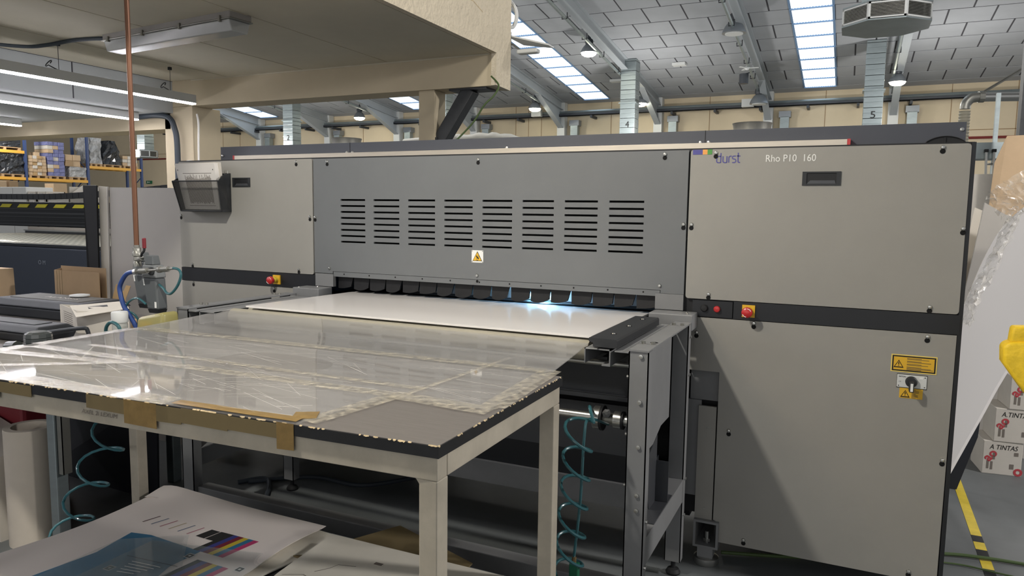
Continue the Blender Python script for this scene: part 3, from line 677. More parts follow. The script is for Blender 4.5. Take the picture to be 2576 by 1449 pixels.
# brand mark and model lettering
MB().box(-.623, -.582, D-.0012, D, 1.802, 1.8225).build('brand_mark', 'logo_blue', ur); MB().box(-.582, -.562, D-.0012, D, 1.802, 1.8225).build('brand_mark', 'logo_orange', ur); MB().box(-.562, -.543, D-.0012, D, 1.802, 1.8225).build('brand_mark', 'logo_green', ur)
g = MB(); Z0 = 1.7665; hx = .0265; wdt = .0042
def P(x, z): return (-.5235+x, D-.0010, Z0+z)
def arcp(cx, cz, rx, rz_, a0, a1, n=7): return [P(cx+rx*math.cos(R(a0+(a1-a0)*k/n)), cz+rz_*math.sin(R(a0+(a1-a0)*k/n))) for k in range(n+1)]
stroke(g, [P(.017, .040), P(.017, 0)], wdt, (0, -1, 0)); stroke(g, [P(.017, hx)]+arcp(.008, hx-.007, .0075, .007, 90, 180)+arcp(.008, .007, .0075, .007, 180, 270)+[P(.017, 0)], wdt, (0, -1, 0))
stroke(g, [P(.026, hx)]+arcp(.034, .007, .008, .007, 180, 270)+[P(.042, 0)], wdt, (0, -1, 0)); stroke(g, [P(.042, hx), P(.042, 0)], wdt, (0, -1, 0))
stroke(g, [P(.050, 0)]+arcp(.056, hx-.006, .006, .006, 180, 90)+[P(.061, hx)], wdt, (0, -1, 0))
stroke(g, [P(.078, hx)]+arcp(.070, hx-.006, .006, .006, 90, 250)+arcp(.073, .007, .0055, .007, 70, -90)+[P(.064, 0)], wdt, (0, -1, 0))
stroke(g, [P(.087, .040)]+arcp(.092, .005, .005, .005, 180, 270)+[P(.096, 0)], wdt, (0, -1, 0)); stroke(g, [P(.082, hx), P(.096, hx)], wdt, (0, -1, 0))
g.build('lettering', 'logo_blue', ur)
lettering('lettering', 'Rho P10  160', .040, 'white_mark', ur, (-.326, D-.001, 1.7675), (1, 0, 0), (0, 0, 1), width=.190)
# warning signs, main switch
ws = MB().box(-1.687, -1.622, D-.003, D, 1.298, 1.359).build('warning_sign', 'white_mark', cpo, bevel=.0012)
MB().prism([(-1.681, D-.004, 1.306), (-1.628, D-.004, 1.306), (-1.6545, D-.004, 1.354)], (0, .001, 0)).build('triangle_border', 'black_mark', ws)
MB().prism([(-1.677, D-.0048, 1.3085), (-1.632, D-.0048, 1.3085), (-1.6545, D-.0048, 1.349)], (0, .001, 0)).build('triangle', 'sign_yellow', ws)
pg = MB(); stroke(pg, [(-1.660, D-.0052, 1.333), (-1.655, D-.0052, 1.324), (-1.646, D-.0052, 1.318)], .006, (0, -1, 0))
stroke(pg, [(-1.654+.0055*math.cos(t*.7), D-.0052, 1.3145+.0055*math.sin(t*.7)) for t in range(10)], .0016, (0, -1, 0)); stroke(pg, [(-1.648+.004*math.cos(t*.7), D-.0052, 1.328+.004*math.sin(t*.7)) for t in range(10)], .0012, (0, -1, 0))
pg.build('pictogram', 'black_mark', ws)
for x in (-1.683, -1.626):
    for z in (1.302, 1.355): MB().lathe([(.002, 0), (.002, .001)], (x, D-.003, z), (0, -1, 0), n=8).build('rivet', 'dark_steel', ws)
def wsign(x0, x1, z0, z1, frame):
    s = MB().box(x0, x1, D-.0015, D, z0, z1).build('warning_label', 'sign_pale' if frame else 'sign_yellow', lr)
    if frame:
        MB().box(x0+.004, x1-.004, D-.002, D-.0014, z0+.004, z1-.004).build('border', 'black_mark', s); MB().box(x0+.009, x1-.009, D-.0025, D-.0019, z0+.009, z1-.009).build('field', 'sign_yellow', s)
    hh = (z1-z0)*(.44 if frame else .7); cx = x0+.027 if frame else x0+.020; cz = (z0+z1)/2-.002
    t = [(cx-hh*.58, cz-hh/2), (cx+hh*.58, cz-hh/2), (cx, cz+hh/2)]
    MB().prism([(x, D-.0032, z) for x, z in t], (0, .0006, 0)).build('triangle_border', 'black_mark', s)
    MB().prism([(cx+(x-cx)*.72, D-.0037, cz-hh*.04+(z-cz+hh*.04)*.72) for x, z in t], (0, .0006, 0)).build('triangle', 'sign_yellow', s)
    MB().prism([(cx-.0012, D-.0042, cz-hh*.12), (cx+.0012, D-.0042, cz-hh*.12), (cx+.002, D-.0042, cz+hh*.2), (cx-.002, D-.0042, cz+hh*.2)], (0, .0006, 0)).box(cx-.0014, cx+.0014, D-.0042, D-.0036, cz-hh*.3, cz-hh*.2).build('exclamation_mark', 'black_mark', s)
    tx = MB(); n = 13 if frame else 7; xa = x0+(.055 if frame else .042); za, zb = z1-(.013 if frame else .006), z0+(.011 if frame else .004)
    for k in range(n):
        if frame and k in (2, 5, 8): continue
        z = za+(zb-za)*k/(n-1); tx.box(xa, xa+(x1-.012-xa)*(.55 if k % 3 == 0 else random.uniform(.8, 1)), D-.0030, D-.0025, z-.0011, z+.0011)
    tx.build('text_lines', 'kraft_dark', s)
wsign(.178, .335, .947, 1.016, True); wsign(.214, .294, .845, .885, False)
sw = MB().box(.203, .305, D-.004, D, .887, .938).build('switch_plate', 'white_steel', lr, bevel=.002)
MB().box(.202, .306, D-.002, D-.0001, .885, .940).build('switch_backing', 'black_mark', sw)
lettering('lettering', 'EATON', .007, 'black_mark', sw, (.209, D-.0046, .928), (1, 0, 0), (0, 0, 1), bold=.02)
lettering('lettering', 'CE', .007, 'faint_mark', sw, (.209, D-.0046, .908), (1, 0, 0), (0, 0, 1))
MB().box(.279, .291, D-.0048, D-.004, .924, .932).build('switch_label', 'white_mark', sw)
MB().lathe([(.021, 0), (.021, .012), (.018, .016), (.001, .0165)], (.252, D-.004, .913), (0, -1, 0), n=26).build('rotary_knob', 'black_plastic', sw, smooth=True)
MB().box(.243, .259, D-.056, D-.018, .880, .920).build('knob_lever', 'black_plastic', sw, bevel=.003); MB().box(.2465, .2555, D-.0575, D-.056, .884, .915).build('lever_mark', 'white_mark', sw)
for x, z in ((.298, .932), (.298, .894), (.209, .894)): MB().lathe([(.0022, 0), (.0022, .001)], (x, D-.004, z), (0, -1, 0), n=8).build('screw', 'dark_steel', sw)
# inside the throat: brush curtain, belt, lamp
for k in range(17):
    x = -2.53+k*.1045; wv = .1035
    top = [(x, 3.205, 1.20), (x+wv+.001, 3.205, 1.20)]; n = 6; lo = []
    dip = random.uniform(.0, .012)
    for q in range(n+1):
        t = q/n; lo.append((x+.004+(wv-(.010 if k % 3 else .020))*t, 3.198, 1.122-dip*math.sin(t*math.pi)+.012*t*t))
    MB().prism(top+[(p[0], p[1], p[2]) for p in lo[::-1]], (0, .012, 0)).build('brush_strip', 'brush_black', pr)
MB().tube([(-2.5, 3.33, 1.072), (-.78, 3.33, 1.072)], .03, 14).build('feed_roller', 'belt_black', pr, smooth=True)
B('vacuum_belt', 'belt_black', pr, -2.5, -.79, 3.20, 3.56, 1.06, 1.090)
B('throat_reflector', 'white_steel', pr, -2.3, -.82, 3.5, 3.59, 1.092, 1.19)  # added pale panel that catches the blue light behind the brushes
uv = B('uv_lamp', 'uv_glow', pr, -1.52, -1.36, 3.492, 3.5, 1.108, 1.126)
# top box, collar vents
tb = MB().box(-3.531, .392, 3.35, 4.35, 1.83, 1.921).build('top_box', 'slate_paint', pr)
for x in (-2.555, -.606): B('seam', 'carcass_black', tb, x-.0015, x+.0015, 3.3485, 3.351, 1.832, 1.9215)
for x in (-2.575, -2.538, -1.586, -.626, -.590, .378, -3.515): MB().lathe([(.0085, 0), (.0075, .004), (.001, .006)], (x, 3.35, 1.868 if x < .3 else 1.892), (0, -1, 0), n=10).build('bolt', 'steel', tb, smooth=True)
for x in (-.474, -3.0):
    MB().lathe([(.090, 0), (.086, .03), (.094, .085), (.098, .094), (.088, .094), (.07, .05)], (x, 3.9, 1.915), n=28).build('flue_collar', 'dull_steel', tb, smooth=True)
# feet and the recess by the feeder
MB().box(-.60, -.476, D+.035, D+.05, .735, .872).build('inner_plate', 'frame_paint', pr)
MB().box(-.575, -.530, D+.05, D+.06, .862, .868).build('slot', 'hole_black', pr)
MB().box(-.62, -.548, D+.02, D+.035, .30, .735).build('inner_plate', 'frame_paint', pr); 
ip = MB().box(-.556, -.480, D+.004, D+.018, .205, .715).build('cover_plate', 'panel_paint', pr)
for z in (.255, .62): MB().lathe([(.004, 0), (.004, .002)], (-.515, D+.004, z), (0, -1, 0), n=8).build('screw', 'steel', ip)
ft = MB(); holed_plate(ft, -.555, -.447, .082, .205, D-.02, D+.4, [(-.545, -.457, .092, .195)]); fo = ft.build('foot_tube', 'frame_paint', pr, fixn=False)
MB().lathe([(.052, 0), (.055, .006), (.054, .030), (.046, .036), (.02, .037)], (-.50, D+.02, 0), n=28).build('levelling_foot', 'steel', pr, smooth=True)
MB().box(-.535, -.468, D-.015, D+.06, .036, .082).build('foot_block', 'frame_paint', pr)
MB().tube([(-.50, D+.02, .09), (-.50, D+.02, .145)], .009, 8).lathe([(.017, 0), (.017, .014)], (-.50, D+.02, .10), n=6).build('foot_bolt', 'steel', pr)
for x, y in ((-3.6, 3.4), (-3.6, 4.4), (.3, 4.4), (.25, 3.5)): MB().lathe([(.05, 0), (.05, .03), (.02, .04), (.02, .14)], (x, y, 0), n=16).build('levelling_foot', 'steel', pr)
B('base_beam', 'plotter_dark', pr, -2.66, -.645, 3.55, 3.62, .05, .30)

# ================================================================== roller feed table in front of the printer
fd = thing('feed_table', (-1.68, 2.7, 0), 'grey steel roller feed table joined to the printer front', 'feed table')
ZT = 1.095
def leg_c(x0, x1, y, z0, z1, name='leg'):
    """folded steel post: face plate with two returns"""
    mb = MB(); mb.box(x0, x1, y, y+.004, z0, z1).box(x0, x0+.004, y, y+.05, z0, z1).box(x1-.004, x1, y, y+.05, z0, z1)
    return mb.build(name, 'frame_paint', fd)
for sx in (0, 1):
    xo = (-.646, -.578) if sx else (-2.762, -2.694); xi = xo[0] if sx else xo[1]; sg = -1 if sx else 1
    lg = leg_c(*xo, 2.34, .06 if sx else .06, ZT-.002)
    if sx:
        for z in (1.076, .921, .766, .597, .544): MB().lathe([(.0075, 0), (.0075, .006), (.003, .0065)], (-.604, 2.34, z), (0, -1, 0), n=10).build('screw', 'steel', lg)
        for z in (1.0, .80, .62): MB().lathe([(.006, 0), (.006, .010)], (-.646, 2.36, z), (-1, 0, 0), n=8).build('screw', 'steel', lg)
        for z in (.50, .335): MB().lathe([(.007, 0), (.007, .008)], (-.578, 2.365, z), (1, 0, 0), n=8).build('screw', 'steel', lg)
    rl = leg_c(*xo, 3.0, .065, ZT-.002)
    if sx:
        for z in (1.04, .88, .43, .27): MB().lathe([(.006, 0), (.006, .008)], (-.578, 3.03, z), (1, 0, 0), n=8).build('screw', 'steel', rl)
    for y in (2.365, 3.03):
        f = MB().lathe([(.030, 0), (.032, .008), (.024, .022), (.010, .026), (.010, .07)], ((xo[0]+xo[1])/2, y, 0), n=18).build('levelling_foot', 'black_rubber', fd, smooth=True)
        MB().lathe([(.008, .024), (.008, .066)], ((xo[0]+xo[1])/2, y, 0), n=8).build('thread', 'steel', f); 
    tp = MB().box(*xo, 2.335, 3.05, ZT-.003, ZT+.003).build('top_plate', 'frame_paint', fd)
    for x, y in ((xo[0]+.018, 2.46), (xo[0]+.052, 2.46), (xo[0]+.018, 2.94), (xo[0]+.052, 2.94)):
        MB().lathe([(.0075, 0), (.0075, .009), (.004, .0095)], (x, y, ZT+.003), n=8).build('screw', 'dull_steel', tp)
    if sx: MB().lathe([(.014, 0), (.014, .0006)], (-.60, 2.50, ZT+.003), n=12).build('hole', 'hole_black', tp)
    MB().prism([(xo[0]+.012, 2.345, ZT), (xo[0]+.012, 2.92, ZT), (xo[0]+.012, 2.92, .72), (xo[0]+.012, 2.78, .72), (xo[0]+.012, 2.66, .68), (xo[0]+.012, 2.345, .68)], (.004, 0, 0)).build('side_plate', 'frame_paint', fd)
    sb = MB().box(xo[1]-.035 if sx else xo[0], xo[1] if sx else xo[0]+.035, 2.39, 3.0, .335, .43).build('side_rail', 'frame_paint', fd)
    B('rail_flange', 'frame_paint', fd, xo[0], xo[1], 2.39, 3.0, .43, .434)
    # inner rails
    a, b = (xi+sg*.052, xi) if sx else (xi, xi+.052)
    B('inner_rail', 'frame_paint', fd, min(a, b)+.002, max(a, b)-.002, 2.34, 3.02, ZT-.012, ZT-.008)
    ch = MB(); c0, c1 = (-.805, -.712) if sx else (-2.630, -2.535)
    for q in (c0, c1-.004): ch.box(q, q+.004, 2.345, 3.0, 1.035, 1.088)
    ch.box(c0, c1, 2.345, 3.0, 1.084, 1.088); e = c1 if sx else c0-.03
    ch.box(c1-.03 if sx else c0, c1 if sx else c0+.03, 2.345, 3.0, 1.030, 1.035).build('channel_rail', 'frame_paint', fd)
B('front_cross_bar', 'frame_paint', fd, -2.694, -.646, 2.36, 2.425, .185, .255, bevel=.004)
B('rear_cross_bar', 'frame_paint', fd, -2.694, -.646, 2.90, 2.99, .302, .408, bevel=.003)
bs = MB().prism([(-.632, 2.62, .434), (-.632, 2.72, .434), (-.632, 2.72, .70), (-.632, 2.60, .66), (-.632, 2.56, .56)], (.004, 0, 0)).box(-.632, -.58, 2.50, 2.80, .434, .438).box(-.632, -.580, 2.716, 2.72, .434, .60).build('motor_bracket', 'plotter_grey', fd)
cb = B('corner_box', 'frame_paint', fd, -.762, -.575, 3.052, 3.168, 1.06, 1.128, bevel=.004)
for x, y in ((-.60, 3.08), (-.612, 3.12)): MB().lathe([(.006, 0), (.004, .004)], (x, y, 1.128), n=8).build('screw', 'steel', cb)
cb = B('corner_box', 'frame_paint', fd, -2.72, -2.545, 3.052, 3.168, 1.06, 1.128, bevel=.004)
for x, y in ((-2.69, 3.07), (-2.62, 3.14)): MB().lathe([(.006, 0), (.004, .004)], (x, y, 1.128), n=8).build('screw', 'steel', cb)
gr_ = MB().prism([(-.775, 2.345, 1.094), (-.690, 2.345, 1.094), (-.690, 2.345, 1.118), (-.694, 2.345, 1.124), (-.790, 2.345, 1.124), (-.790, 2.345, 1.112), (-.775, 2.345, 1.108)], (0, .60, 0)).build('guide_rail', 'black_plastic', fd)
for y in (2.46, 2.66, 2.86):
    MB().lathe([(.012, 0), (.012, .0007)], (-.737, y, 1.124), n=16).build('countersink', 'hole_black', gr_); MB().lathe([(.007, 0), (.005, .003)], (-.737, y, 1.124), n=10).build('screw', 'steel', gr_)
MB().box(-.795, -.755, 2.33, 2.40, 1.088, 1.092).build('clip', 'steel', fd)
for k in range(6):                                   # support rollers
    y = 2.44+k*.108
    MB().tube([(-2.52, y, 1.062), (-.815, y, 1.062)], .030 if k else .036, 16).build('roller', 'roller_cream', fd, smooth=True)
for k in range(5): B('slot', 'hole_black', fd, -2.53, -2.515, 2.47+k*.108, 2.52+k*.108, 1.0881, 1.0886)
MB().tube([(-2.69, 2.50, 1.008), (-.648, 2.50, 1.008)], .011, 10).build('tie_rod', 'steel', fd, smooth=True)
B('cover_sheet', 'plotter_dark', fd, -2.69, -.648, 2.62, 2.63, .86, 1.02); MB().box(-2.69, -.648, 2.60, 2.628, .845, .862).build('cover_lip', 'plotter_grey', fd)
B('inner_pan', 'plotter_grey', fd, -2.69, -.648, 2.70, 2.715, .60, .80)
B('inner_beam', 'plotter_dark', fd, -2.69, -.648, 2.78, 2.84, .46, .58)
sf = MB().tube([(-2.69, 2.50, .803), (-.80, 2.50, .803)], .017, 14).build('drive_shaft', 'steel', fd, smooth=True)
MB().lathe([(.042, 0), (.042, .026)], (-.812, 2.50, .803), (1, 0, 0), n=26).build('hub', 'steel', sf, smooth=True)
fl_ = MB().lathe([(.046, 0), (.046, .010)], (-.786, 2.50, .803), (1, 0, 0), n=26).build('hub_flange', 'carcass_black', sf, smooth=True)
MB().lathe([(.022, 0), (.022, .05)], (-.776, 2.50, .803), (1, 0, 0), n=20).build('coupling', 'dull_steel', sf, smooth=True)
MB().lathe([(.015, 0), (.017, .012), (.006, .014)], (-.758, 2.48, .825), (0, -1, .5), n=6).build('clamp_screw', 'dark_steel', sf)
MB().lathe([(.031, 0), (.031, .028)], (-.736, 2.50, .803), (1, 0, 0), n=22).build('shaft_collar', 'steel', sf, smooth=True); MB().lathe([(.033, 0), (.033, .008)], (-.708, 2.50, .803), (1, 0, 0), n=22).build('collar_ring', 'carcass_black', sf, smooth=True)
MB().lathe([(.020, 0), (.020, .055)], (-.70, 2.50, .803), (1, 0, 0), n=18).build('shaft_end', 'steel', sf, smooth=True)
for sxx in (1,):
    MB().box(-.79, -.77, 2.50, 3.0, 1.0, 1.03).build('bearing_strip', 'plotter_dark', fd)

# white board being fed, straightedge and visor on top of the printer
wbd = MB().hexa([(-2.49, 2.484, 1.098), (-.80, 2.478, 1.098), (-.80, 3.262, 1.093), (-2.46, 3.264, 1.093), (-2.49, 2.484, 1.106), (-.80, 2.478, 1.106), (-.80, 3.262, 1.101), (-2.46, 3.264, 1.101)]).build('white_board', 'board_white')
tag(wbd, 'glossy white board lying on the rollers half inside the printer', 'board')
se = thing('straightedge', (-1.7, 3.335, 1.83), 'long aluminium straightedge with red ends lying on the printer top', 'straightedge')
B('bar', 'aluminium', se, -3.385, -.027, 3.315, 3.345, 1.832, 1.864, bevel=.001); B('end_cap', 'red_plastic', se, -.027, -.015, 3.314, 3.346, 1.831, 1.865); B('end_cap', 'red_plastic', se, -3.397, -3.385, 3.314, 3.346, 1.831, 1.865)
vz = thing('safety_visor', (.32, 3.32, 1.83), 'black curved visor standing on the printer top at the right end', 'visor')
vm = MB(); n = 14
arc = [(.248+.146*k/n, .0+.031*math.sin(math.pi*k/n)**.6) for k in range(n+1)]
vm.prism([(x, 3.315+.025*math.sin(math.pi*k/n)*0+.0, 1.832+max(h, .0)) for k, (x, h) in enumerate(arc)], (0, .006, 0)).build('visor_shield', 'carcass_black', vz)
MB().tube([(x, 3.312, 1.833+h) for x, h in arc], .0022, 6).build('visor_rim', 'black_rubber', vz)
MB().box(.315, .322, 3.310, 3.315, 1.833, 1.86).build('visor_bridge', 'black_rubber', vz)

# ================================================================== work table with plastic sheets
wt = thing('work_table', (-1.71, 1.65, 0), 'long steel work table with worn grey laminate top in the foreground', 'table')
FL, FR, RR_, RL = (-2.66, 1.224), (-.769, 1.302), (-.772, 2.049), (-2.66, 2.03)
def slab(pts, z0, z1): return MB().prism([(x, y, z0) for x, y in pts], (0, 0, z1-z0))
slab([FL, FR, RR_, RL], 1.022, 1.0485).build('table_core', 'laminate_edge', wt)
slab([(FL[0]+.002, FL[1]+.002), (FR[0]-.002, FR[1]+.002), (RR_[0]-.002, RR_[1]-.002), (RL[0]+.002, RL[1]-.002)], 1.0485, 1.05).build('tabletop', 'laminate_grey', wt)
cm_ = MB()                                            # splintered rim of the board
def chips(p, q, n):
    p = Vector((*p, 1.0485)); q = Vector((*q, 1.0485)); d = (q-p)/n; nrm = Vector((d.y, -d.x, 0)).normalized()
    for k in range(n):
        if random.random() < .5: continue
        a = p+d*k; b = a+d*random.uniform(.4, 1.4); o = nrm*random.uniform(.0005, .0016); i = -nrm*random.uniform(.0005, .0028); h = random.uniform(.0005, .0025)
        cm_.add([a+o*.3, b+o*.3, b+i+Vector((0, 0, .0022)), a+i+Vector((0, 0, .0022)), (a+b)/2+o+Vector((0, 0, -h))], [(0, 1, 2, 3), (0, 4, 1)])
chips(FL, FR, 150); chips(FR, RR_, 80)
o = cm_.build('chipped_edge', 'chipped_wood', wt); o['kind'] = 'stuff'
def rail(p, q, wd, z0, z1, name='frame_rail'):
    p = Vector((*p, 0)); q = Vector((*q, 0)); d = (q-p).normalized(); n = Vector((-d.y, d.x, 0))*wd
    return MB().hexa([p+Vector((0, 0, z0)), q+Vector((0, 0, z0)), q+n+Vector((0, 0, z0)), p+n+Vector((0, 0, z0)), p+Vector((0, 0, z1)), q+Vector((0, 0, z1)), q+n+Vector((0, 0, z1)), p+n+Vector((0, 0, z1))]).build(name, 'table_steel', wt, bevel=.002)
fr_ = rail((FL[0]+.004, FL[1]+.006), (FR[0]-.006, FR[1]+.006), .045, .968, 1.0215)
rail((FR[0]-.006, FR[1]+.05), (RR_[0]-.006, RR_[1]-.006), .045, .968, 1.0215); rail((RR_[0]-.05, RR_[1]-.006), (RL[0]+.05, RL[1]-.006), .045, .968, 1.0215); rail((RL[0]+.006, RL[1]-.05), (FL[0]+.006, FL[1]+.06), .045, .968, 1.0215)
for x, y in ((-.8225, 1.308), (-.8225, 1.992), (-2.685+.035, 1.985), (-2.652, 1.232)):
    l = MB().box(x, x+.047, y, y+.047, .006, .968).build('leg', 'table_steel', wt, bevel=.003); MB().box(x-.004, x+.051, y-.004, y+.051, 0, .008).build('leg_cap', 'black_rubber', l)
for (x0, z0, x1, z1) in ((-.82+.0, .968, -.79, .94),):
    MB().prism([(-.8225, 1.312, .968), (-.8225, 1.312, .953), (-.834, 1.312, .968)], (0, .03, 0)).build('gusset', 'table_steel', wt)
lettering('lettering', 'AXEL 2i LEXUM', .016, 'pencil', fr_, (-1.868, 1.2605, .9905), (1, .0412, 0), (0, 0, 1), shear=.15, width=.135)
# clear sheets taped to the table
def sheet_grid(quadf, nu, nv, th):
    mb = MB(); top = [[quadf(i/nu, j/nv) for i in range(nu+1)] for j in range(nv+1)]
    vs = [p for r in top for p in r]+[p-Vector((0, 0, th)) for r in top for p in r]; k = nu+1; N = k*(nv+1); fs = []
    for j in range(nv):
        for i in range(nu):
            a = j*k+i; fs.append((a, a+1, a+k+1, a+k)); fs.append((N+a, N+a+k, N+a+k+1, N+a+1))
    for i in range(nu): fs.append((i, N+i, N+i+1, i+1)); a = nv*k+i; fs.append((a, a+1, N+a+1, N+a))
    for j in range(nv): a = j*k; fs.append((a, a+k, N+a+k, N+a)); a = j*k+nu; fs.append((a, N+a, N+a+k, a+k))
    return mb.add(vs, fs)
def rear_q(u, v):
    y = 1.60+(2.452-1.60)*v; xl = -2.652+(.11*max(0, (y-2.03)/.42)); xr = -.800-.012*min(1, v*2)-(.003 if v > .6 else 0)
    z = 1.0535+(0 if y < 2.03 else .041*((y-2.03)/.42)**1.2)
    if y < 2.03: z += .0010*math.sin(u*9)*math.sin(v*7)
    return Vector((xl+(xr-xl)*u, y, z))
sh1 = sheet_grid(rear_q, 30, 18, .003).build('acrylic_sheet', 'acrylic', smooth=True)
tag(sh1, 'large scratched clear plastic sheet bridging the work table and the feed rollers', 'plastic sheet')
def front_q(u, v):
    x = -2.655+(1.512)*u; yf = FL[1]+.004+(x-FL[0])*.0412
    return Vector((x+.055*v*u, yf+(1.597-yf)*v, 1.0535))
sh2 = sheet_grid(front_q, 16, 6, .003).build('acrylic_sheet', 'acrylic', smooth=True)
tag(sh2, 'narrow clear plastic sheet taped along the front edge of the work table', 'plastic sheet')
def tape(parent, p, q, wd, z=1.0545, m='tape_clear', name='tape_strip'):
    p = Vector((*p, z)); q = Vector((*q, z)); d = (q-p); n = Vector((-d.y, d.x, 0)).normalized()*wd/2; k = max(6, int(d.length/.05)); vs = []
    for i in range(k+1):
        t = p+d*i/k; e = 1+random.uniform(-.04, .04); f = 1+random.uniform(-.04, .04)
        vs += [t-n*e, t+n*f, t-n*.2+Vector((0, 0, random.uniform(.0004, .0016)))]
    fs = []
    for i in range(k): a = 3*i; fs += [(a, a+3, a+5, a+2), (a+2, a+5, a+4, a+1)]
    return MB().add(vs, fs).build(name, m, parent)
tape(sh1, (-2.60, 1.60), (-1.07, 1.61), .05); tape(sh1, (-1.10, 1.612), (-.785, 1.585), .07); tape(sh1, (-.80, 1.62), (-.825, 2.09), .07, 1.0550); tape(sh1, (-2.63, 1.62), (-2.64, 2.02), .06)
tape(sh1, (-2.60, 2.035), (-.84, 2.075), .055, 1.0565); tape(sh1, (-2.45, 1.70), (-1.05, 1.70), .03, 1.056); tape(sh1, (-1.06, 1.62), (-1.02, 2.20), .02, 1.0575); 
tape(sh2, (-1.128, 1.305), (-1.085, 1.60), .06); tape(sh2, (-2.63, 1.255), (-1.55, 1.290), .07, 1.0548); tape(sh2, (-2.63, 1.25), (-2.63, 1.58), .07); tape(sh2, (-2.62, 1.48), (-2.10, 1.55), .05); tape(sh2, (-2.45, 1.30), (-2.05, 1.58), .035)
tape(sh2, (-1.54, 1.292), (-1.15, 1.310), .035, 1.0552, 'tape_brown'); tape(sh2, (-1.19, 1.33), (-1.14, 1.36), .06, 1.0553, 'tape_brown')
sc = MB()
for k in range(170):
    x = random.uniform(-2.5, -.9); y = random.uniform(1.3, 2.0); l = random.uniform(.04, .30); a = random.gauss(.05, .35)
    if x > -1.15 and y < 1.6: continue
    x2 = min(-.85, x+l*math.cos(a)); y2 = min(2.02, max(1.29, y+l*math.sin(a)))
    if x2 > -1.16 and y2 < 1.6: continue
    stroke(sc, [(x, y, 1.0556), (x2, y2, 1.0556)], random.uniform(.0003, .0009), (0, 0, 1))
o = sc.build('scratches', 'paper_white', sh1, fixn=False); o['kind'] = 'stuff'
def ftape(x0, x1, z0, z1, m, name='edge_tape'):         # packing tape folded over the front edge
    y = lambda x: FL[1]-.0015+(x-FL[0])*.0412
    return MB().prism([(x0, y(x0), z0), (x1, y(x1), z0+random.uniform(-.003, .003)), (x1, y(x1), z1), (x0, y(x0), z1)], (0, .001, 0)).build(name, m, wt)
for x0, x1, z0, z1, m in ((-2.60, -2.20, .995, 1.05, 'kraft_dark'), (-2.20, -2.06, 1.014, 1.045, 'kraft_dark'), (-1.70, -1.585, .985, 1.048, 'tape_brown'), (-1.585, -1.50, 1.004, 1.046, 'kraft_dark'), (-1.50, -1.35, 1.010, 1.048, 'kraft_dark'), (-1.35, -1.20, 1.012, 1.046, 'kraft_dark'), (-1.200, -1.150, .985, 1.05, 'tape_brown'), (-1.84, -1.70, 1.010, 1.047, 'kraft_dark')):
    ftape(x0, x1, z0, z1, m)

# coiled air hoses
def coil(name, x, y, z0, z1, turns, r, dx, label, m, end=True, ph=0):
    t = thing(name, (x, y, z1), label, 'hose'); n = int(turns*16); pts = []
    for k in range(n+1):
        s = k/n; a = ph+s*turns*2*math.pi
        pts.append((x+dx*s+r*math.cos(a), y+r*math.sin(a), z0+(z1-z0)*s-.018*math.cos(a)))
    MB().tube(pts, .0055, 8).build('coil', m, t, smooth=True)
    return t, pts
t, pts = coil('coiled_hose', -.765, 2.2, .885, .33, 5.6, .046, -.03, 'teal coiled air hose hanging by the drive shaft under the feed table', 'hose_green', ph=.4)
MB().tube(spline([(-.742, 2.44, .80), (-.745, 2.24, .87), (-.748, 2.2, .83), (-.757, 2.2, .6), (-.775, 2.2, .40)], 5), .005, 8).build('straight_hose', 'hose_green', t, smooth=True)
MB().tube(spline([pts[0], (-.75, 2.25, .91), (-.80, 2.46, .822)], 5), .0055, 8).build('upper_end', 'hose_green', t, smooth=True)
B('connector', 'connector_green', t, -.788, -.756, 2.188, 2.212, .335, .385, bevel=.004); MB().lathe([(.008, 0), (.008, .02)], (-.774, 2.2, .385), n=8).build('fitting', 'brass', t)
t, pts = coil('coiled_hose', -2.55, 1.88, .76, .12, 3.9, .068, -.39, 'teal coiled air hose hanging in front of the black board under the table', 'hose_teal', ph=.5)
MB().tube(spline([pts[0], (-2.47, 1.93, .84), (-2.45, 1.99, .975)], 5), .0055, 8).build('upper_end', 'hose_teal', t, smooth=True)

# ================================================================== sheets and boards stacked under the table
ZP = .36
pk = MB()
st = thing('low_pallet', (-1.75, 1.65, 0), 'dark low stack of boards on a pallet below the printed sheet', 'pallet')
for x in (-2.35, -1.70, -1.0): B('bearer', 'pallet_wood', st, x-.05, x+.05, 1.2, 2.0, 0, .10)
for k in range(5): B('deck_board', 'pallet_wood', st, -2.45, -.90, 1.2+k*.17, 1.32+k*.17, .10, .12)
for k in range(7): tag(MB().box(-2.44+random.uniform(-.02, .02), -.90+random.uniform(-.015, .0), 1.18, 1.98+random.uniform(-.02, .02), .12+k*.0315, .1495+k*.0315).build('dark_board', 'board_dark', st))
hb2 = tag(slab([(-1.75, 1.25), (-.885, 1.25), (-.885, 1.97), (-1.62, 1.97)], .341, .352).build('dark_hardboard', 'board_dark'), 'dark board lying directly under the pale hardboard', 'board')
ub = tag(slab([(-1.80, 1.70), (-1.70, 1.70), (-1.62, 2.075), (-1.76, 2.085)], .342, .346).build('pale_board_strip', 'hardboard'), 'pale board strip showing between the printed sheet and the hardboard', 'board')
bn = MB().prism([(-1.585, 2.04, .354), (-1.488, 2.235, .352), (-1.10, 2.09, .354), (-1.10, 2.0, .354), (-1.50, 1.9, .354)], (0, 0, .005)).build('brown_card', 'kraft_dark')
tag(bn, 'brown card with a pointed corner sticking out behind the hardboard', 'card')
bn2 = tag(MB().prism([(-1.69, 1.875, .347), (-1.60, 1.87, .347), (-1.60, 1.93, .347)], (0, 0, .006)).build('brown_card', 'kraft_dark'), 'small brown card tip under the left edge of the hardboard', 'card')
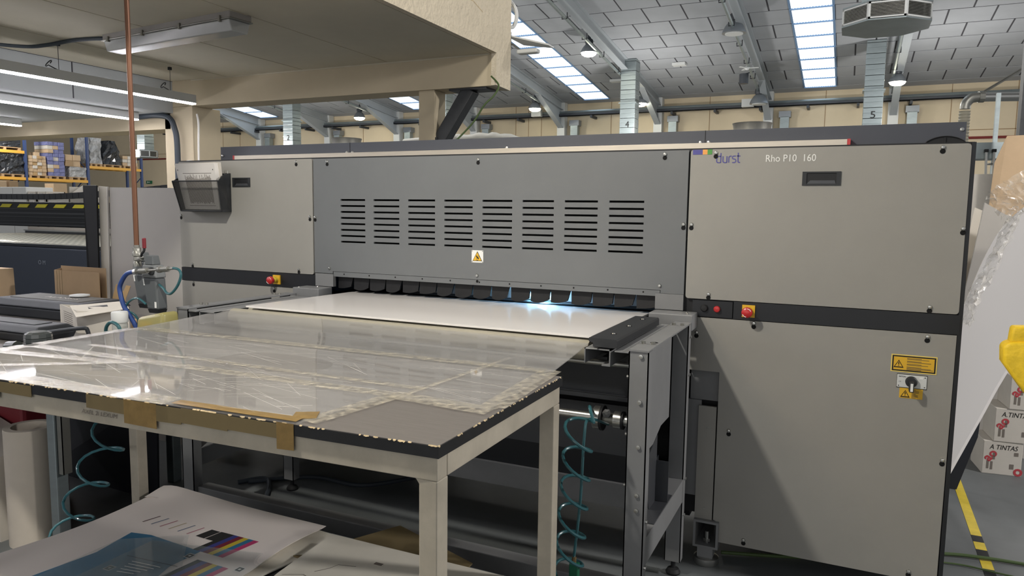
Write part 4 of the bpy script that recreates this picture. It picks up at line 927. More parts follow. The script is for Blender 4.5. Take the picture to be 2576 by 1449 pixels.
hb = tag(MB().prism([(-1.626, 2.005, .372), (-1.600, 1.705, .372), (-1.52, 1.20, .372), (-.86, 1.20, .372), (-.86, 2.005, .372)], (0, 0, .018)).build('hardboard_sheet', 'hardboard'), 'pale off white hardboard sheet lying on the stack under the table', 'board')
MB().prism([(-1.36, 1.885, .3902), (-1.33, 1.885, .3902), (-1.33, 1.90, .3902), (-1.36, 1.90, .3902)], (0, 0, .0004)).build('smudge', 'pencil', hb)
stm = MB(); stroke(stm, [(-1.50, 1.76, .3905), (-1.47, 1.80, .3905), (-1.46, 1.83, .3905), (-1.40, 1.845, .3905)], .003, (0, 0, 1)); stroke(stm, [(-1.58, 1.70, .3905), (-1.52, 1.73, .3905), (-1.47, 1.715, .3905)], .002, (0, 0, 1)); stm.build('torn_paper', 'pencil', hb, fixn=False)
def pap(u, v):
    x = -2.545+.815*u; y = 1.10+(2.10-1.10)*v
    x += .02*(v-.5)*(1-u)
    z = ZP+.024*math.exp(-(u/.07)**2)*(.6+.5*math.sin(v*6+1))+.014*math.exp(-((1-v)/.07)**2)*math.exp(-((u-.1)/.3)**2)
    z += .012*math.exp(-((1-u)/.06)**2)*max(0, math.sin((v-.62)*9)) if v > .62 else 0
    y -= .05*max(0, (.12-u)/.12)**2 if v > .9 else 0
    return Vector((x, y, z))
pp = tag(sheet_grid(pap, 40, 44, .0012).build('printed_sheet', 'paper', smooth=True), 'large white printed test sheet with colour bars lying under the table', 'paper sheet')
def ink(pts, m, z=ZP+.0008): return MB().prism([(x, y, z) for x, y in pts], (0, 0, .0002)).build('printed_mark', m, pp)
for k, m in enumerate(('ink_brown', 'ink_pale_blue', 'ink_pale_red', 'ink_sand', 'ink_pale_blue', 'ink_pale_red')):
    x = -2.376+.0465*k; ink([(x, 1.82), (x+.006, 1.82), (x+.023, 1.885), (x+.017, 1.885)], m)
ink([(-2.098, 1.823), (-2.055, 1.821), (-2.043, 1.885), (-2.086, 1.886)], 'ink_black'); ink([(-2.050, 1.821), (-2.010, 1.821), (-1.999, 1.888), (-2.039, 1.887)], 'ink_black')
for r_, (y0, y1, x0) in enumerate(((1.742, 1.888, -2.022), (1.50, 1.695, -1.968))):
    for k, m in enumerate(('ink_black', 'ink_blue', 'ink_red', 'ink_yellow', 'ink_cyan', 'ink_magenta')):
        a = x0+k*.0235; sk_ = .022; ink([(a, y0), (a+.0235, y0), (a+.0235+sk_, y1), (a+sk_, y1)], m)
ink([(-2.345, 1.30), (-2.30, 1.58), (-2.330, 1.739), (-2.247, 1.756), (-1.985, 1.742), (-1.99, 1.62), (-1.95, 1.5), (-1.95, 1.30)], 'ink_cyan', ZP+.0005)
for x, y in ((-1.991, 1.702), (-1.767, 1.706), (-2.157, 1.525)):
    for w_, m, dz in ((.015, 'white_mark', .0012), (.0115, 'black_mark', .0015), (.0045, 'white_mark', .0018)): ink([(x-w_, y-w_), (x+w_, y-w_), (x+w_, y+w_), (x-w_, y+w_)], m, ZP+dz)
f1 = tag(MB().prism([(-2.304, 1.30, ZP+.006), (-1.93, 1.30, ZP+.006), (-1.948, 1.634, ZP+.006), (-2.107, 1.801, ZP+.010), (-2.304, 1.67, ZP+.008)], (0, 0, .0012)).build('clear_film', 'film_clear'), 'clear plastic film with a faint drawing lying over the blue print', 'film')
dl = MB(); stroke(dl, [(-2.17, 1.60, ZP+.0085), (-1.955, 1.62, ZP+.0085)], .002, (0, 0, 1)); stroke(dl, [(-2.03, 1.612, ZP+.0085), (-2.06, 1.45, ZP+.0085)], .002, (0, 0, 1)); dl.build('printed_line', 'ink_black', f1, fixn=False)
tl = MB()
for k in range(5): stroke(tl, [(-2.12+.004*k, 1.58-.017*k, ZP+.0085), (-2.00-.01*k, 1.592-.017*k, ZP+.0085)], .003, (0, 0, 1))
tl.build('printed_text', 'white_mark', f1, fixn=False)
f2 = tag(MB().prism([(-2.20, 1.28, ZP+.003), (-1.70, 1.28, ZP+.003), (-1.728, 1.833, ZP+.003), (-2.20, 1.725, ZP+.003)], (0, 0, .0012)).build('clear_film', 'film_clear'), 'larger clear plastic film covering the right half of the colour bars', 'film')

# ================================================================== air filter station on the copper pipe, left
af = thing('air_filter', (-2.96, 2.35, 1.06), 'twin grey compressed air filter with ball valve hanging from the copper pipe', 'air filter')
cpz = tag(MB().tube([(-3.026, 2.35, 1.372), (-3.026, 2.35, 2.78)], .0115, 12).build('copper_pipe', 'copper', smooth=True), 'bare copper pipe dropping from the soffit to the air filter', 'pipe')
MB().lathe([(.013, .10), (.013, .09), (.018, .088), (.018, .068), (.021, .064), (.021, .050), (.015, .046), (.017, .03), (.013, .026), (.018, .020), (.018, .0)], (-3.026, 2.35, 1.272), n=8).build('pipe_fitting', 'dull_steel', af, smooth=True)
MB().tube([(-3.026, 2.35, 1.30), (-2.97, 2.33, 1.312)], .011, 8).build('valve_body', 'dull_steel', af)
lv = MB().tube(spline([(-2.966, 2.325, 1.322), (-2.955, 2.32, 1.335), (-2.940, 2.32, 1.348), (-2.937, 2.32, 1.362)], 4), .0055, 8).build('valve_lever', 'black_rubber', af)
MB().box(-2.945, -2.929, 2.314, 2.326, 1.360, 1.408).build('lever_grip', 'dark_red', lv, bevel=.003)
for k, (x, y, dz) in enumerate(((-3.060, 2.41, .006), (-2.913, 2.345, 0))):
    nm = MB().hexa([(x-.047, y-.03, 1.225+dz), (x+.049, y-.03, 1.225+dz), (x+.049, y+.03, 1.225+dz), (x-.047, y+.03, 1.225+dz), (x-.042, y-.026, 1.285+dz), (x+.038, y-.026, 1.285+dz), (x+.038, y+.026, 1.285+dz), (x-.042, y+.026, 1.285+dz)]).build('filter_head', 'filter_light', af, bevel=.006)
    MB().hexa([(x-.030, y-.024, 1.285+dz), (x+.026, y-.024, 1.285+dz), (x+.026, y+.02, 1.285+dz), (x-.030, y+.02, 1.285+dz), (x-.026, y-.02, 1.328+dz), (x+.019, y-.02, 1.328+dz), (x+.019, y+.016, 1.328+dz), (x-.026, y+.016, 1.328+dz)]).build('filter_cap', 'filter_grey', nm, bevel=.004)
    bo = MB().hexa([(x-.018, y-.027, 1.080+dz), (x+.053, y-.027, 1.080+dz), (x+.053, y+.027, 1.080+dz), (x-.018, y+.027, 1.080+dz), (x-.044, y-.028, 1.225+dz), (x+.044, y-.028, 1.225+dz), (x+.044, y+.028, 1.225+dz), (x-.044, y+.028, 1.225+dz)]).build('filter_bowl', 'filter_grey', af, bevel=.007)
    MB().hexa([(x-.014, y-.02, 1.062+dz), (x+.048, y-.02, 1.062+dz), (x+.048, y+.02, 1.062+dz), (x-.014, y+.02, 1.062+dz), (x-.017, y-.025, 1.080+dz), (x+.052, y-.025, 1.080+dz), (x+.052, y+.025, 1.080+dz), (x-.017, y+.025, 1.080+dz)]).build('bowl_base', 'black_rubber', bo)
    MB().hexa([(x-.034, y-.0288, 1.190+dz), (x-.026, y-.0288, 1.190+dz), (x-.026, y-.0283, 1.190+dz), (x-.034, y-.0283, 1.190+dz), (x-.039, y-.0292, 1.220+dz), (x-.031, y-.0292, 1.220+dz), (x-.031, y-.0287, 1.220+dz), (x-.039, y-.0287, 1.220+dz)]).build('label_sticker', 'white_mark', bo)
MB().lathe([(.019, 0), (.019, .006), (.014, .008)], (-2.890, 2.315, 1.258), (0, -1, 0), n=16).build('port_ring', 'dark_steel', af)
MB().box(-2.880, -2.868, 2.3165, 2.3172, 1.088, 1.116).build('label_sticker', 'white_mark', af)
mf = MB().tube([(-2.96, 2.29, 1.255), (-2.72, 2.29, 1.279)], .0055, 8).build('manifold', 'dull_steel', af)
for x0, x1, r_ in ((-2.935, -2.885, .0125), (-2.812, -2.797, .015), (-2.797, -2.750, .0125)):
    MB().tube([(x0, 2.29, 1.255+(x0+2.96)*.1), (x1, 2.29, 1.255+(x1+2.96)*.1)], r_, 12).build('coupling', 'dull_steel', mf, smooth=True)
MB().tube([(-2.89, 2.29, 1.262), (-2.89, 2.318, 1.262)], .008, 8).build('port_stub', 'dull_steel', mf)
MB().tube([(-2.972, 2.29, 1.253), (-2.955, 2.29, 1.255)], .013, 10).lathe([(.004, 0), (.004, .02)], (-2.965, 2.29, 1.235), n=6).build('hose_clamp', 'steel', mf)
MB().tube(spline([(-2.968, 2.29, 1.254), (-3.025, 2.29, 1.239), (-3.069, 2.29, 1.190), (-3.074, 2.29, 1.152), (-3.051, 2.29, 1.088), (-3.019, 2.30, 1.034), (-2.995, 2.31, .98), (-2.98, 2.32, .91)], 6), .0105, 10).build('blue_hose', 'hose_blue', af, smooth=True)
MB().tube(spline([(-2.72, 2.29, 1.281), (-2.685, 2.29, 1.275), (-2.673, 2.29, 1.25), (-2.695, 2.29, 1.205), (-2.735, 2.29, 1.168), (-2.77, 2.295, 1.165), (-2.81, 2.31, 1.182), (-2.86, 2.33, 1.195)], 6), .006, 8).build('green_hose', 'hose_green', af, smooth=True)
MB().tube(spline([(-2.916, 2.30, 1.105), (-2.96, 2.30, 1.127), (-3.0, 2.30, 1.124), (-3.040, 2.30, 1.100), (-3.048, 2.30, 1.07), (-3.010, 2.31, 1.05), (-2.997, 2.32, 1.02), (-3.02, 2.33, .99)], 6), .005, 8).build('drain_hose', 'hose_green', af, smooth=True)

# ================================================================== bench with cases behind the table, left
bn_ = thing('side_bench', (-3.7, 2.4, 0), 'low side bench carrying tool cases behind the work table', 'bench')
slab([(-5.2, 1.72), (-2.74, 1.72), (-2.74, 2.09), (-2.67, 2.09), (-2.67, 2.31), (-2.80, 2.31), (-2.80, 3.05), (-5.2, 3.05)], .865, .892).build('bench_top', 'laminate_grey', bn_)
for x, y in ((-3.17, 2.02), (-5.15, 1.80), (-3.41, 2.83), (-5.15, 2.98)): B('leg', 'galvanised', bn_, x-.028, x+.028, y-.028, y+.028, 0, .865, bevel=.006)
MB().box(-3.135, -3.105, 2.0, 2.004, .36, .86).box(-3.108, -3.105, 2.0, 2.04, .36, .86).build('angle_bracket', 'dull_steel', bn_)
def bcase(name, x0, x1, y0, y1, z0, z1, rot, label, latch):
    t = thing(name, ((x0+x1)/2, (y0+y1)/2, z0), label, 'case'); c = ((x0+x1)/2, (y0+y1)/2, z0); h = z1-z0
    MB().hexa([(x0+.015, y0+.015, z0), (x1-.015, y0+.015, z0), (x1-.015, y1-.015, z0), (x0+.015, y1-.015, z0), (x0, y0, z0+h*.6), (x1, y0, z0+h*.6), (x1, y1, z0+h*.6), (x0, y1, z0+h*.6)]).rot(c, (0, 0, 1), rot).build('case_body', 'case_black', t, bevel=.012)
    ld = MB().hexa([(x0-.006, y0-.006, z0+h*.61), (x1+.006, y0-.006, z0+h*.61), (x1+.006, y1+.006, z0+h*.61), (x0-.006, y1+.006, z0+h*.61), (x0+.03, y0+.03, z1), (x1-.03, y0+.03, z1), (x1-.03, y1-.03, z1), (x0+.03, y1-.03, z1)]).rot(c, (0, 0, 1), rot).build('case_lid', 'case_black', t, bevel=.01)
    MB().box(x0+.10, x1-.10, y0+.06, y1-.06, z1-.004, z1+.004).rot(c, (0, 0, 1), rot).build('lid_panel', latch, ld, bevel=.003)
    return t, ld
t, ld = bcase('tool_case', -4.68, -3.88, 2.63, 2.95, .892, 1.0, R(2), 'black tool case with raised lettering at the back of the bench', 'case_top')
lettering('lettering', 'ALANSIS', .05, 'carton_white', ld, (-4.36, 2.75, 1.0053), (1, .035, 0), (-.3, 1, 0), width=.28, bold=.02)
t, ld = bcase('tool_case', -4.20, -3.46, 2.12, 2.33, .892, .972, R(2), 'black tool case with fold out handle nearest the table edge', 'case_black')
MB().tube(spline([(-3.335, 2.11, .93), (-3.335, 2.09, .965), (-3.31, 2.09, .972), (-3.11, 2.12, 1.003), (-3.085, 2.13, .99), (-3.085, 2.14, .93), (-3.085, 2.15, .90)], 4), .009, 8).build('handle', 'case_black', t, smooth=True)
kn = thing('clamp_knob', (-3.15, 1.95, .892), 'black threaded knob lying on a round bar at the table edge', 'knob')
MB().tube([(-3.30, 1.945, .925), (-2.96, 1.955, .965)], .014, 10).build('bar', 'knob_black', kn, smooth=True)
MB().tube([(-3.345, 1.943, .922), (-3.29, 1.946, .930)], [.030, .026], 12).build('bar_end', 'knob_black', kn, smooth=True)
MB().lathe([(.054, .0), (.054, .012), (.051, .014), (.054, .016), (.054, .030), (.051, .032), (.054, .034), (.052, .05), (.036, .058)], (-3.15, 1.95, .952), n=12).build('knob', 'knob_black', kn)
B('foot', 'knob_black', kn, -3.19, -3.11, 1.92, 1.98, .892, .953)
yb = tag(MB().box(-3.79, -3.685, 2.06, 2.10, .892, .915).build('yellow_block', 'yellow_plastic', bevel=.006), 'yellow block at the far left end of the bench', 'block')
wx = thing('white_carton', (-3.4, 2.6, .892), 'open white cardboard carton with raised flap on the bench', 'box')
c = MB(); z0, z1 = .892, 1.012
A_ = Vector((-3.60, 2.43, 0)); B_ = Vector((-3.30, 2.50, 0)); e_ = Vector((-.31, .12, 0)); C_ = A_+e_; D_ = B_+e_; up = Vector((0, 0, 1))
def wall_(p, q):
    d = (q-p).normalized(); n = Vector((-d.y, d.x, 0))*.004
    c.hexa([p+up*z0, q+up*z0, q+n+up*z0, p+n+up*z0, p+up*z1, q+up*z1, q+n+up*z1, p+n+up*z1])
wall_(A_, B_); wall_(B_, D_); wall_(D_, C_); wall_(C_, A_); c.prism([A_+up*z0, B_+up*z0, D_+up*z0, C_+up*z0], (0, 0, .004))
cw = c.build('carton_body', 'carton_white', wx)
d = B_-A_; n_ = Vector((d.y, -d.x, 0)).normalized()
P0 = A_+d*.12+n_*.045+up*(z1-.028); P1 = A_+d*1.10+n_*.03+up*(z1+.028); P2 = B_+d*.12+e_*.5+up*(z1+.045); P3 = A_+d*.02+e_*.45+up*(z1+.008)
fm = MB().prism([P0, P1, P2, P3], (0, 0, .003)).build('carton_flap', 'carton_white', wx)
def fl2(u, v): return (P0*(1-u)+P1*u)*(1-v)+(P3*(1-u)+P2*u)*v+up*.0035
MB().prism([fl2(.30, .52), fl2(.66, .52), fl2(.66, .72), fl2(.30, .72)], (0, 0, .0006)).build('hand_slot', 'black_mark', fm)
tl = MB(); f_ = (C_-A_); nf = Vector((f_.y, -f_.x, 0)).normalized()*-.0008
if nf.y > 0: nf = -nf
for k in range(6):
    zz = z1-.03-.011*k; p = A_+f_*.25+nf; q = A_+f_*.8+nf
    tl.quad(p+up*zz, q+up*zz, q+up*(zz+.003), p+up*(zz+.003))
tl.build('text_lines', 'pencil', cw, fixn=False)
jr = thing('lidded_jar', (-3.04, 2.26, .892), 'clear jar with white screw lid beside the blue hose', 'jar')
MB().lathe([(.030, 0), (.033, .006), (.033, .115), (.030, .13)], (-3.030, 2.25, .892), n=22).build('jar_body', 'jar_clear', jr, smooth=True)
MB().lathe([(.035, .128), (.036, .132), (.036, .172), (.033, .177), (.002, .178)], (-3.030, 2.25, .892), n=24).build('jar_lid', 'white_steel', jr, smooth=True)
tr = thing('tape_roll', (-3.05, 2.42, .892), 'brown packing tape rolls stacked next to the lidded jar', 'tape roll')
for k in range(2):
    MB().lathe([(.022, k*.06), (.034, k*.06), (.034, k*.06+.056), (.022, k*.06+.056)], (-3.10, 2.40, .892), n=22).build('roll', 'cardboard' if k else 'cardboard_light', tr, smooth=True)
cv = thing('safety_goggles_case', (-2.88, 2.2, .892), 'translucent yellow plastic cover with a yellow tool inside', 'cover')
MB().hexa([(-2.87, 2.19, .892), (-2.685, 2.19, .892), (-2.685, 2.30, .892), (-2.87, 2.30, .892), (-2.855, 2.20, 1.060), (-2.69, 2.20, 1.095), (-2.69, 2.29, 1.095), (-2.855, 2.29, 1.060)]).build('cover_shell', 'cap_clear', cv, bevel=.018, seg=3, smooth=True)
MB().box(-2.85, -2.79, 2.22, 2.26, .895, 1.04).build('yellow_tool', 'yellow_plastic', cv, bevel=.01); MB().box(-2.79, -2.76, 2.22, 2.26, .895, 1.02).build('tool_nose', 'black_plastic', cv, bevel=.006)
tag(MB().tube(spline([(-2.97, 2.13, .90), (-2.965, 2.13, .96), (-2.945, 2.12, 1.02), (-2.91, 2.12, 1.045), (-2.865, 2.12, 1.03), (-2.855, 2.12, .99), (-2.90, 2.12, .985), (-2.93, 2.12, 1.0), (-2.90, 2.10, .99), (-2.82, 2.10, .995), (-2.78, 2.10, .93), (-2.78, 2.10, .90)], 6), .0075, 8).build('hose_loop', 'hose_green', smooth=True), 'loop of green air hose on the bench in front of the jar', 'hose')
rg = tag(MB().lathe([(.03, 0), (.055, .004), (.055, .012), (.03, .016)], (-4.20, 2.86, 1.005), n=22).build('white_ring', 'white_steel', smooth=True), 'white ring lying on the lettered tool case', 'ring')
ob = thing('open_carton', (-4.4, 3.02, .892), 'open brown cardboard box standing behind the lettered tool case', 'box')
MB().box(-4.63, -4.20, 2.99, 2.994, .892, 1.14).build('front_panel', 'cardboard', ob)
MB().prism([(-4.63, 2.994, .892), (-4.63, 3.04, .892), (-4.63, 3.04, 1.15), (-4.63, 2.994, 1.14)], (.004, 0, 0)).build('side_panel', 'cardboard', ob); MB().box(-4.63, -4.20, 3.036, 3.04, .892, 1.165).build('rear_panel', 'cardboard', ob)
for k in range(3): B('crease', 'kraft_dark', ob, -4.605+.024*k, -4.603+.024*k, 2.9892, 2.9902, .892, 1.138)
lb = thing('tall_carton', (-5.12, 2.95, .892), 'tall brown carton with red print at the left edge of the photo', 'box')
MB().hexa([(-5.4, 2.75, .892), (-5.06, 2.75, .892), (-5.06, 3.0, .892), (-5.4, 3.0, .892), (-5.4, 2.75, 1.13), (-5.07, 2.75, 1.13), (-5.07, 3.0, 1.13), (-5.4, 3.0, 1.13)]).build('carton_body', 'cardboard_light', lb)
MB().prism([(-5.4, 2.75, 1.13), (-5.07, 2.75, 1.13), (-5.10, 2.80, 1.20), (-5.4, 2.80, 1.21)], (0, .004, 0)).build('carton_flap', 'cardboard', lb)
B('printed_block', 'print_red', lb, -5.115, -5.075, 2.748, 2.7499, .90, 1.02)
bp = thing('folded_card', (-4.06, 3.0, .892), 'folded brown card scrap with a notch leaning on the grey board', 'card')
MB().prism([(-4.16, 3.02, .892), (-4.03, 3.02, .892), (-4.02, 3.03, .985), (-4.14, 3.03, .985)], (0, .003, 0)).build('card_base', 'kraft', bp)
MB().prism([(-4.14, 3.03, .985), (-4.02, 3.03, .985), (-3.985, 3.04, 1.065), (-4.025, 3.04, 1.068), (-4.045, 3.036, 1.03), (-4.075, 3.036, 1.035), (-4.065, 3.04, 1.07), (-4.115, 3.04, 1.07)], (0, .003, 0)).build('card_panel', 'kraft', bp)

# boards standing beside the printer and under the table
gb = thing('grey_board', (-4.2, 3.32, 0), 'big grey board standing against the left end of the printer', 'board')
MB().prism([(-4.535, 3.30, 0), (-3.715, 3.30, 0), (-3.715, 3.38, 1.672), (-4.60, 3.38, 1.68)], (0, .02, 0)).build('board_face', 'board_grey', gb)
wbs = thing('pale_board', (-4.65, 3.32, 0), 'pale thin board edge beside the black foam board', 'board')
MB().prism([(-4.585, 3.27, 0), (-4.540, 3.285, 0), (-4.606, 3.365, 1.683), (-4.66, 3.345, 1.688)], (0, .012, 0)).build('board_face', 'board_edge', wbs)
MB().prism([(-4.542, 3.285, 0), (-4.537, 3.285, 0), (-4.602, 3.365, 1.684), (-4.608, 3.365, 1.684)], (0, .012, 0)).build('board_edge_strip', 'paper_white', wbs)
fb = tag(MB().prism([(-4.615, 3.21, 0), (-4.583, 3.24, 0), (-4.650, 3.32, 1.69), (-4.742, 3.29, 1.69)], (0, .012, 0)).build('foam_board', 'foam_black'), 'black foam board standing on edge left of the grey board', 'board')
fb2 = tag(MB().prism([(-4.25, 2.62, .0), (-3.24, 2.58, .0), (-3.37, 2.70, .53), (-3.41, 2.72, .56), (-4.25, 2.74, .26)], (0, .012, 0)).build('black_foam_board', 'foam_black_blue'), 'black foam board leaning under the work table behind the left coiled hose', 'board')
kb = tag(MB().prism([(-4.4, 2.76, 0), (-3.75, 2.76, 0), (-3.78, 2.82, .62), (-4.4, 2.82, .62)], (0, .012, 0)).build('brown_board', 'cardboard'), 'brown cardboard sheet behind the leaning black foam board', 'board')
tb_ = thing('cardboard_tube', (-3.38, 2.0, 0), 'thick white cardboard roll core standing under the table', 'tube')
tbm = MB().lathe([(.105, 0), (.105, .545), (.075, .545), (.075, .02)], (-3.36, 2.02, 0), n=34).build('tube_wall', 'tube_card', tb_, smooth=True)
ab = thing('arrow_carton', (-3.7, 2.02, 0), 'white carton with a black arrow beside the roll core', 'box')
MB().hexa([(-3.95, 1.99, 0), (-3.475, 1.93, 0), (-3.475, 2.15, 0), (-3.95, 2.18, 0), (-3.95, 1.99, .50), (-3.475, 1.93, .40), (-3.475, 2.15, .40), (-3.95, 2.18, .50)]).build('carton_body', 'carton_white', ab)
am = MB(); ax = -3.505
am.prism([(ax-.004, 1.930, .13), (ax+.004, 1.929, .13), (ax+.004, 1.929, .30), (ax-.004, 1.930, .30)], (0, -.001, 0)).prism([(ax-.013, 1.931, .30), (ax+.013, 1.928, .30), (ax, 1.929, .335)], (0, -.001, 0)).build('arrow_mark', 'black_mark', ab)
gm = MB()
for k in range(6): gm.box(-3.60, -3.53, 1.930, 1.9335, .33-.028*k, .332-.028*k)
gm.build('printed_grid', 'black_mark', ab)
pb_ = tag(MB().lathe([(.10, 0), (.14, .08), (.15, .2), (.12, .32), (.05, .40)], (-3.72, 1.78, 0), n=18).build('violet_bag', 'bag_violet', smooth=True), 'dark violet plastic bag at the lower left edge of the photo', 'bag')
rbx = tag(MB().box(-4.05, -3.70, 2.19, 2.42, .0, .62).build('red_crate', 'dark_red', bevel=.02), 'dark red crate behind the roll core', 'crate')
bv = thing('blue_valve', (-3.2, 1.98, .66), 'small blue air valve fixed to the bench leg', 'valve')
B('valve_block', 'hose_blue', bv, -3.245, -3.205, 1.955, 1.99, .74, .83, bevel=.005); MB().tube([(-3.225, 1.97, .74), (-3.225, 1.97, .70), (-3.255, 1.955, .67)], .009, 8).build('fitting', 'dull_steel', bv)

# ================================================================== dark flatbed plotter at far left
pl = thing('flatbed_plotter', (-8.2, 5.6, 0), 'dark flatbed plotter with yellow hazard dashes along its gantry', 'plotter')
B('plotter_body', 'plotter_body', pl, -10.5, -6.45, 4.60, 6.55, .12, 1.14, bevel=.02)
B('body_step', 'plotter_dark', pl, -10.5, -6.47, 4.585, 4.60, .12, .62); B('trim_line', 'plotter_grey', pl, -10.2, -6.5, 4.582, 4.586, .625, .64)
lettering('lettering', 'O M', .06, 'faint_mark', pl, (-7.36, 4.598, .965), (1, 0, 0), (0, 0, 1), width=.11)
bd = B('bed_rim', 'plotter_dark', pl, -10.5, -6.45, 4.60, 6.5, 1.14, 1.165)
for k in range(12): B('bed_strip', 'plotter_bed', pl, -10.4, -6.5, 4.66+.148*k, 4.66+.148*k+.138, 1.165, 1.172)
hm = MB()
for k in range(12):
    for q in range(34): hm.box(-9.9+q*.1, -9.86+q*.1, 4.70+.148*k, 4.725+.148*k, 1.172, 1.1725)
o = hm.build('bed_holes', 'hole_black', pl, fixn=False); o['kind'] = 'stuff'
B('rail', 'plotter_grey', pl, -10.5, -6.45, 6.40, 6.48, 1.165, 1.21); B('rail', 'steel', pl, -10.5, -6.6, 6.38, 6.40, 1.20, 1.215)
B('print_strip', 'carton_white', pl, -10.5, -7.6, 6.44, 6.45, 1.21, 1.255)
gt = B('gantry_beam', 'plotter_dark', pl, -13.0, -6.45, 6.50, 6.90, 1.255, 1.60, bevel=.01)
for z0, z1 in ((1.275, 1.29), (1.325, 1.333), (1.385, 1.395), (1.43, 1.455), (1.495, 1.503)): B('gantry_rib', 'plotter_grey', gt, -13.0, -6.46, 6.485, 6.50, z0, z1)
for k in range(14): MB().prism([(-12.0+.40*k, 6.49, 1.520), (-11.78+.40*k, 6.49, 1.520), (-11.72+.40*k, 6.49, 1.568), (-11.94+.40*k, 6.49, 1.568)], (0, .01, 0)).build('hazard_dash', 'hazard_yellow', gt)
ch = [(-12.8, 6.75, 1.635)]; chm = MB()
for k in range(46):
    x = -12.6+k*.125; t = max(0, (x+10.8)/2.6); z = 1.635+.115*min(1.3, t)**1.6
    chm.hexa([(x, 6.68, z), (x+.115, 6.68, z+.006), (x+.115, 6.84, z+.006), (x, 6.84, z), (x, 6.68, z+.075), (x+.115, 6.68, z+.081), (x+.115, 6.84, z+.081), (x, 6.84, z+.075)])
o = chm.build('cable_chain', 'plotter_grey', pl); o['kind'] = 'stuff'
B('chain_bracket', 'plotter_dark', pl, -9.2, -8.9, 6.86, 6.98, 1.55, 1.74); B('chain_support', 'plotter_dark', pl, -7.1, -6.7, 6.68, 6.84, 1.60, 1.76)
for x in (-10.3, -6.7):
    for y in (4.8, 6.4): B('leg', 'plotter_dark', pl, x-.06, x+.06, y-.06, y+.06, 0, .12)
# goods behind the plotter
def goods(name, x0, x1, y0, y1, z0, z1, m, label, cat, bevel=.01): return tag(B(name, m, None, x0, x1, y0, y1, z0, z1, bevel), label, cat)

goods('white_carton_stack', -17.4, -16.78, 10, 10.6, 0, 1.95, 'white_mark', 'tall white carton at the left edge behind the plotter', 'box')
goods('white_carton_stack', -16.76, -16.30, 10, 10.6, 0, 1.95, 'white_mark', 'tall white carton beside the blue rack upright', 'box')
for k, (a, b, zt, lab) in enumerate(((-16.24, -15.95, 1.85, 'low open white bin with a sheet inside, right of the tall white cartons'), (-15.92, -15.62, 1.85, 'second low open white bin right of the tall white cartons'))):
    t = thing('open_bin', ((a+b)/2, 10.2, 0), lab, 'bin')
    MB().box(a, b, 10, 10.02, 0, zt-.05).box(a, b, 10.4, 10.42, 0, zt).box(a, a+.02, 10, 10.42, 0, zt).box(b-.02, b, 10, 10.42, 0, zt).build('bin_body', 'carton_white', t); B('paper_sheet', 'paper_white', t, a+.09, b-.06, 9.985, 9.998, 1.62, zt-.03)
goods('wide_white_carton', -15.56, -14.9, 10, 10.6, 0, 1.80, 'paper_white', 'wide pale carton behind the cable chain', 'box')
t = thing('open_tray', (-14.8, 10.4, 0), 'open white box with inner flap near the black foam board', 'box')
MB().box(-14.86, -14.40, 10.0, 10.02, 0, 1.82).prism([(-14.86, 10.02, 1.82), (-14.40, 10.02, 1.82), (-14.42, 10.3, 1.98), (-14.84, 10.3, 1.98)], (0, 0, .01)).box(-14.86, -14.84, 10, 10.4, 0, 1.95).box(-14.42, -14.40, 10, 10.4, 0, 1.95).build('box_body', 'carton_white', t)
# ------------------------------------------------------------------ pallet racks along the far left
XF = -32.14
rk = thing('pallet_rack', (-32.7, 21, 0), 'long blue and yellow pallet rack at far left', 'rack')
for y, zt in ((17.0, 4.9), (19.77, 4.9), (22.58, 4.86), (25.4, 3.95)):
    for x in (XF, XF-1.05): MB().box(x-.05, x+.05, y-.05, y+.05, 0, zt).build('upright', 'rack_blue', rk)
    db = MB()
    for k in range(5):
        z = .3+k*.95; a, b = (XF, XF-1.05) if k % 2 else (XF-1.05, XF)
        if z+.85 < zt: db.tube([(a, y, z), (b, y, z+.85)], .025, 5)
    db.box(XF-1.05, XF, y-.025, y+.025, zt-.06, zt-.01); db.build('bracing', 'rack_blue', rk)
for y0, y1, zs in ((17.05, 19.72, (2.62, 3.74)), (19.82, 22.53, (2.62,)), (22.63, 25.35, (3.29,))):
    for z in zs:
        for x in (XF+.02, XF-1.07): B('beam', 'rack_yellow', rk, x-.03, x+.03, y0, y1, z, z+.12)
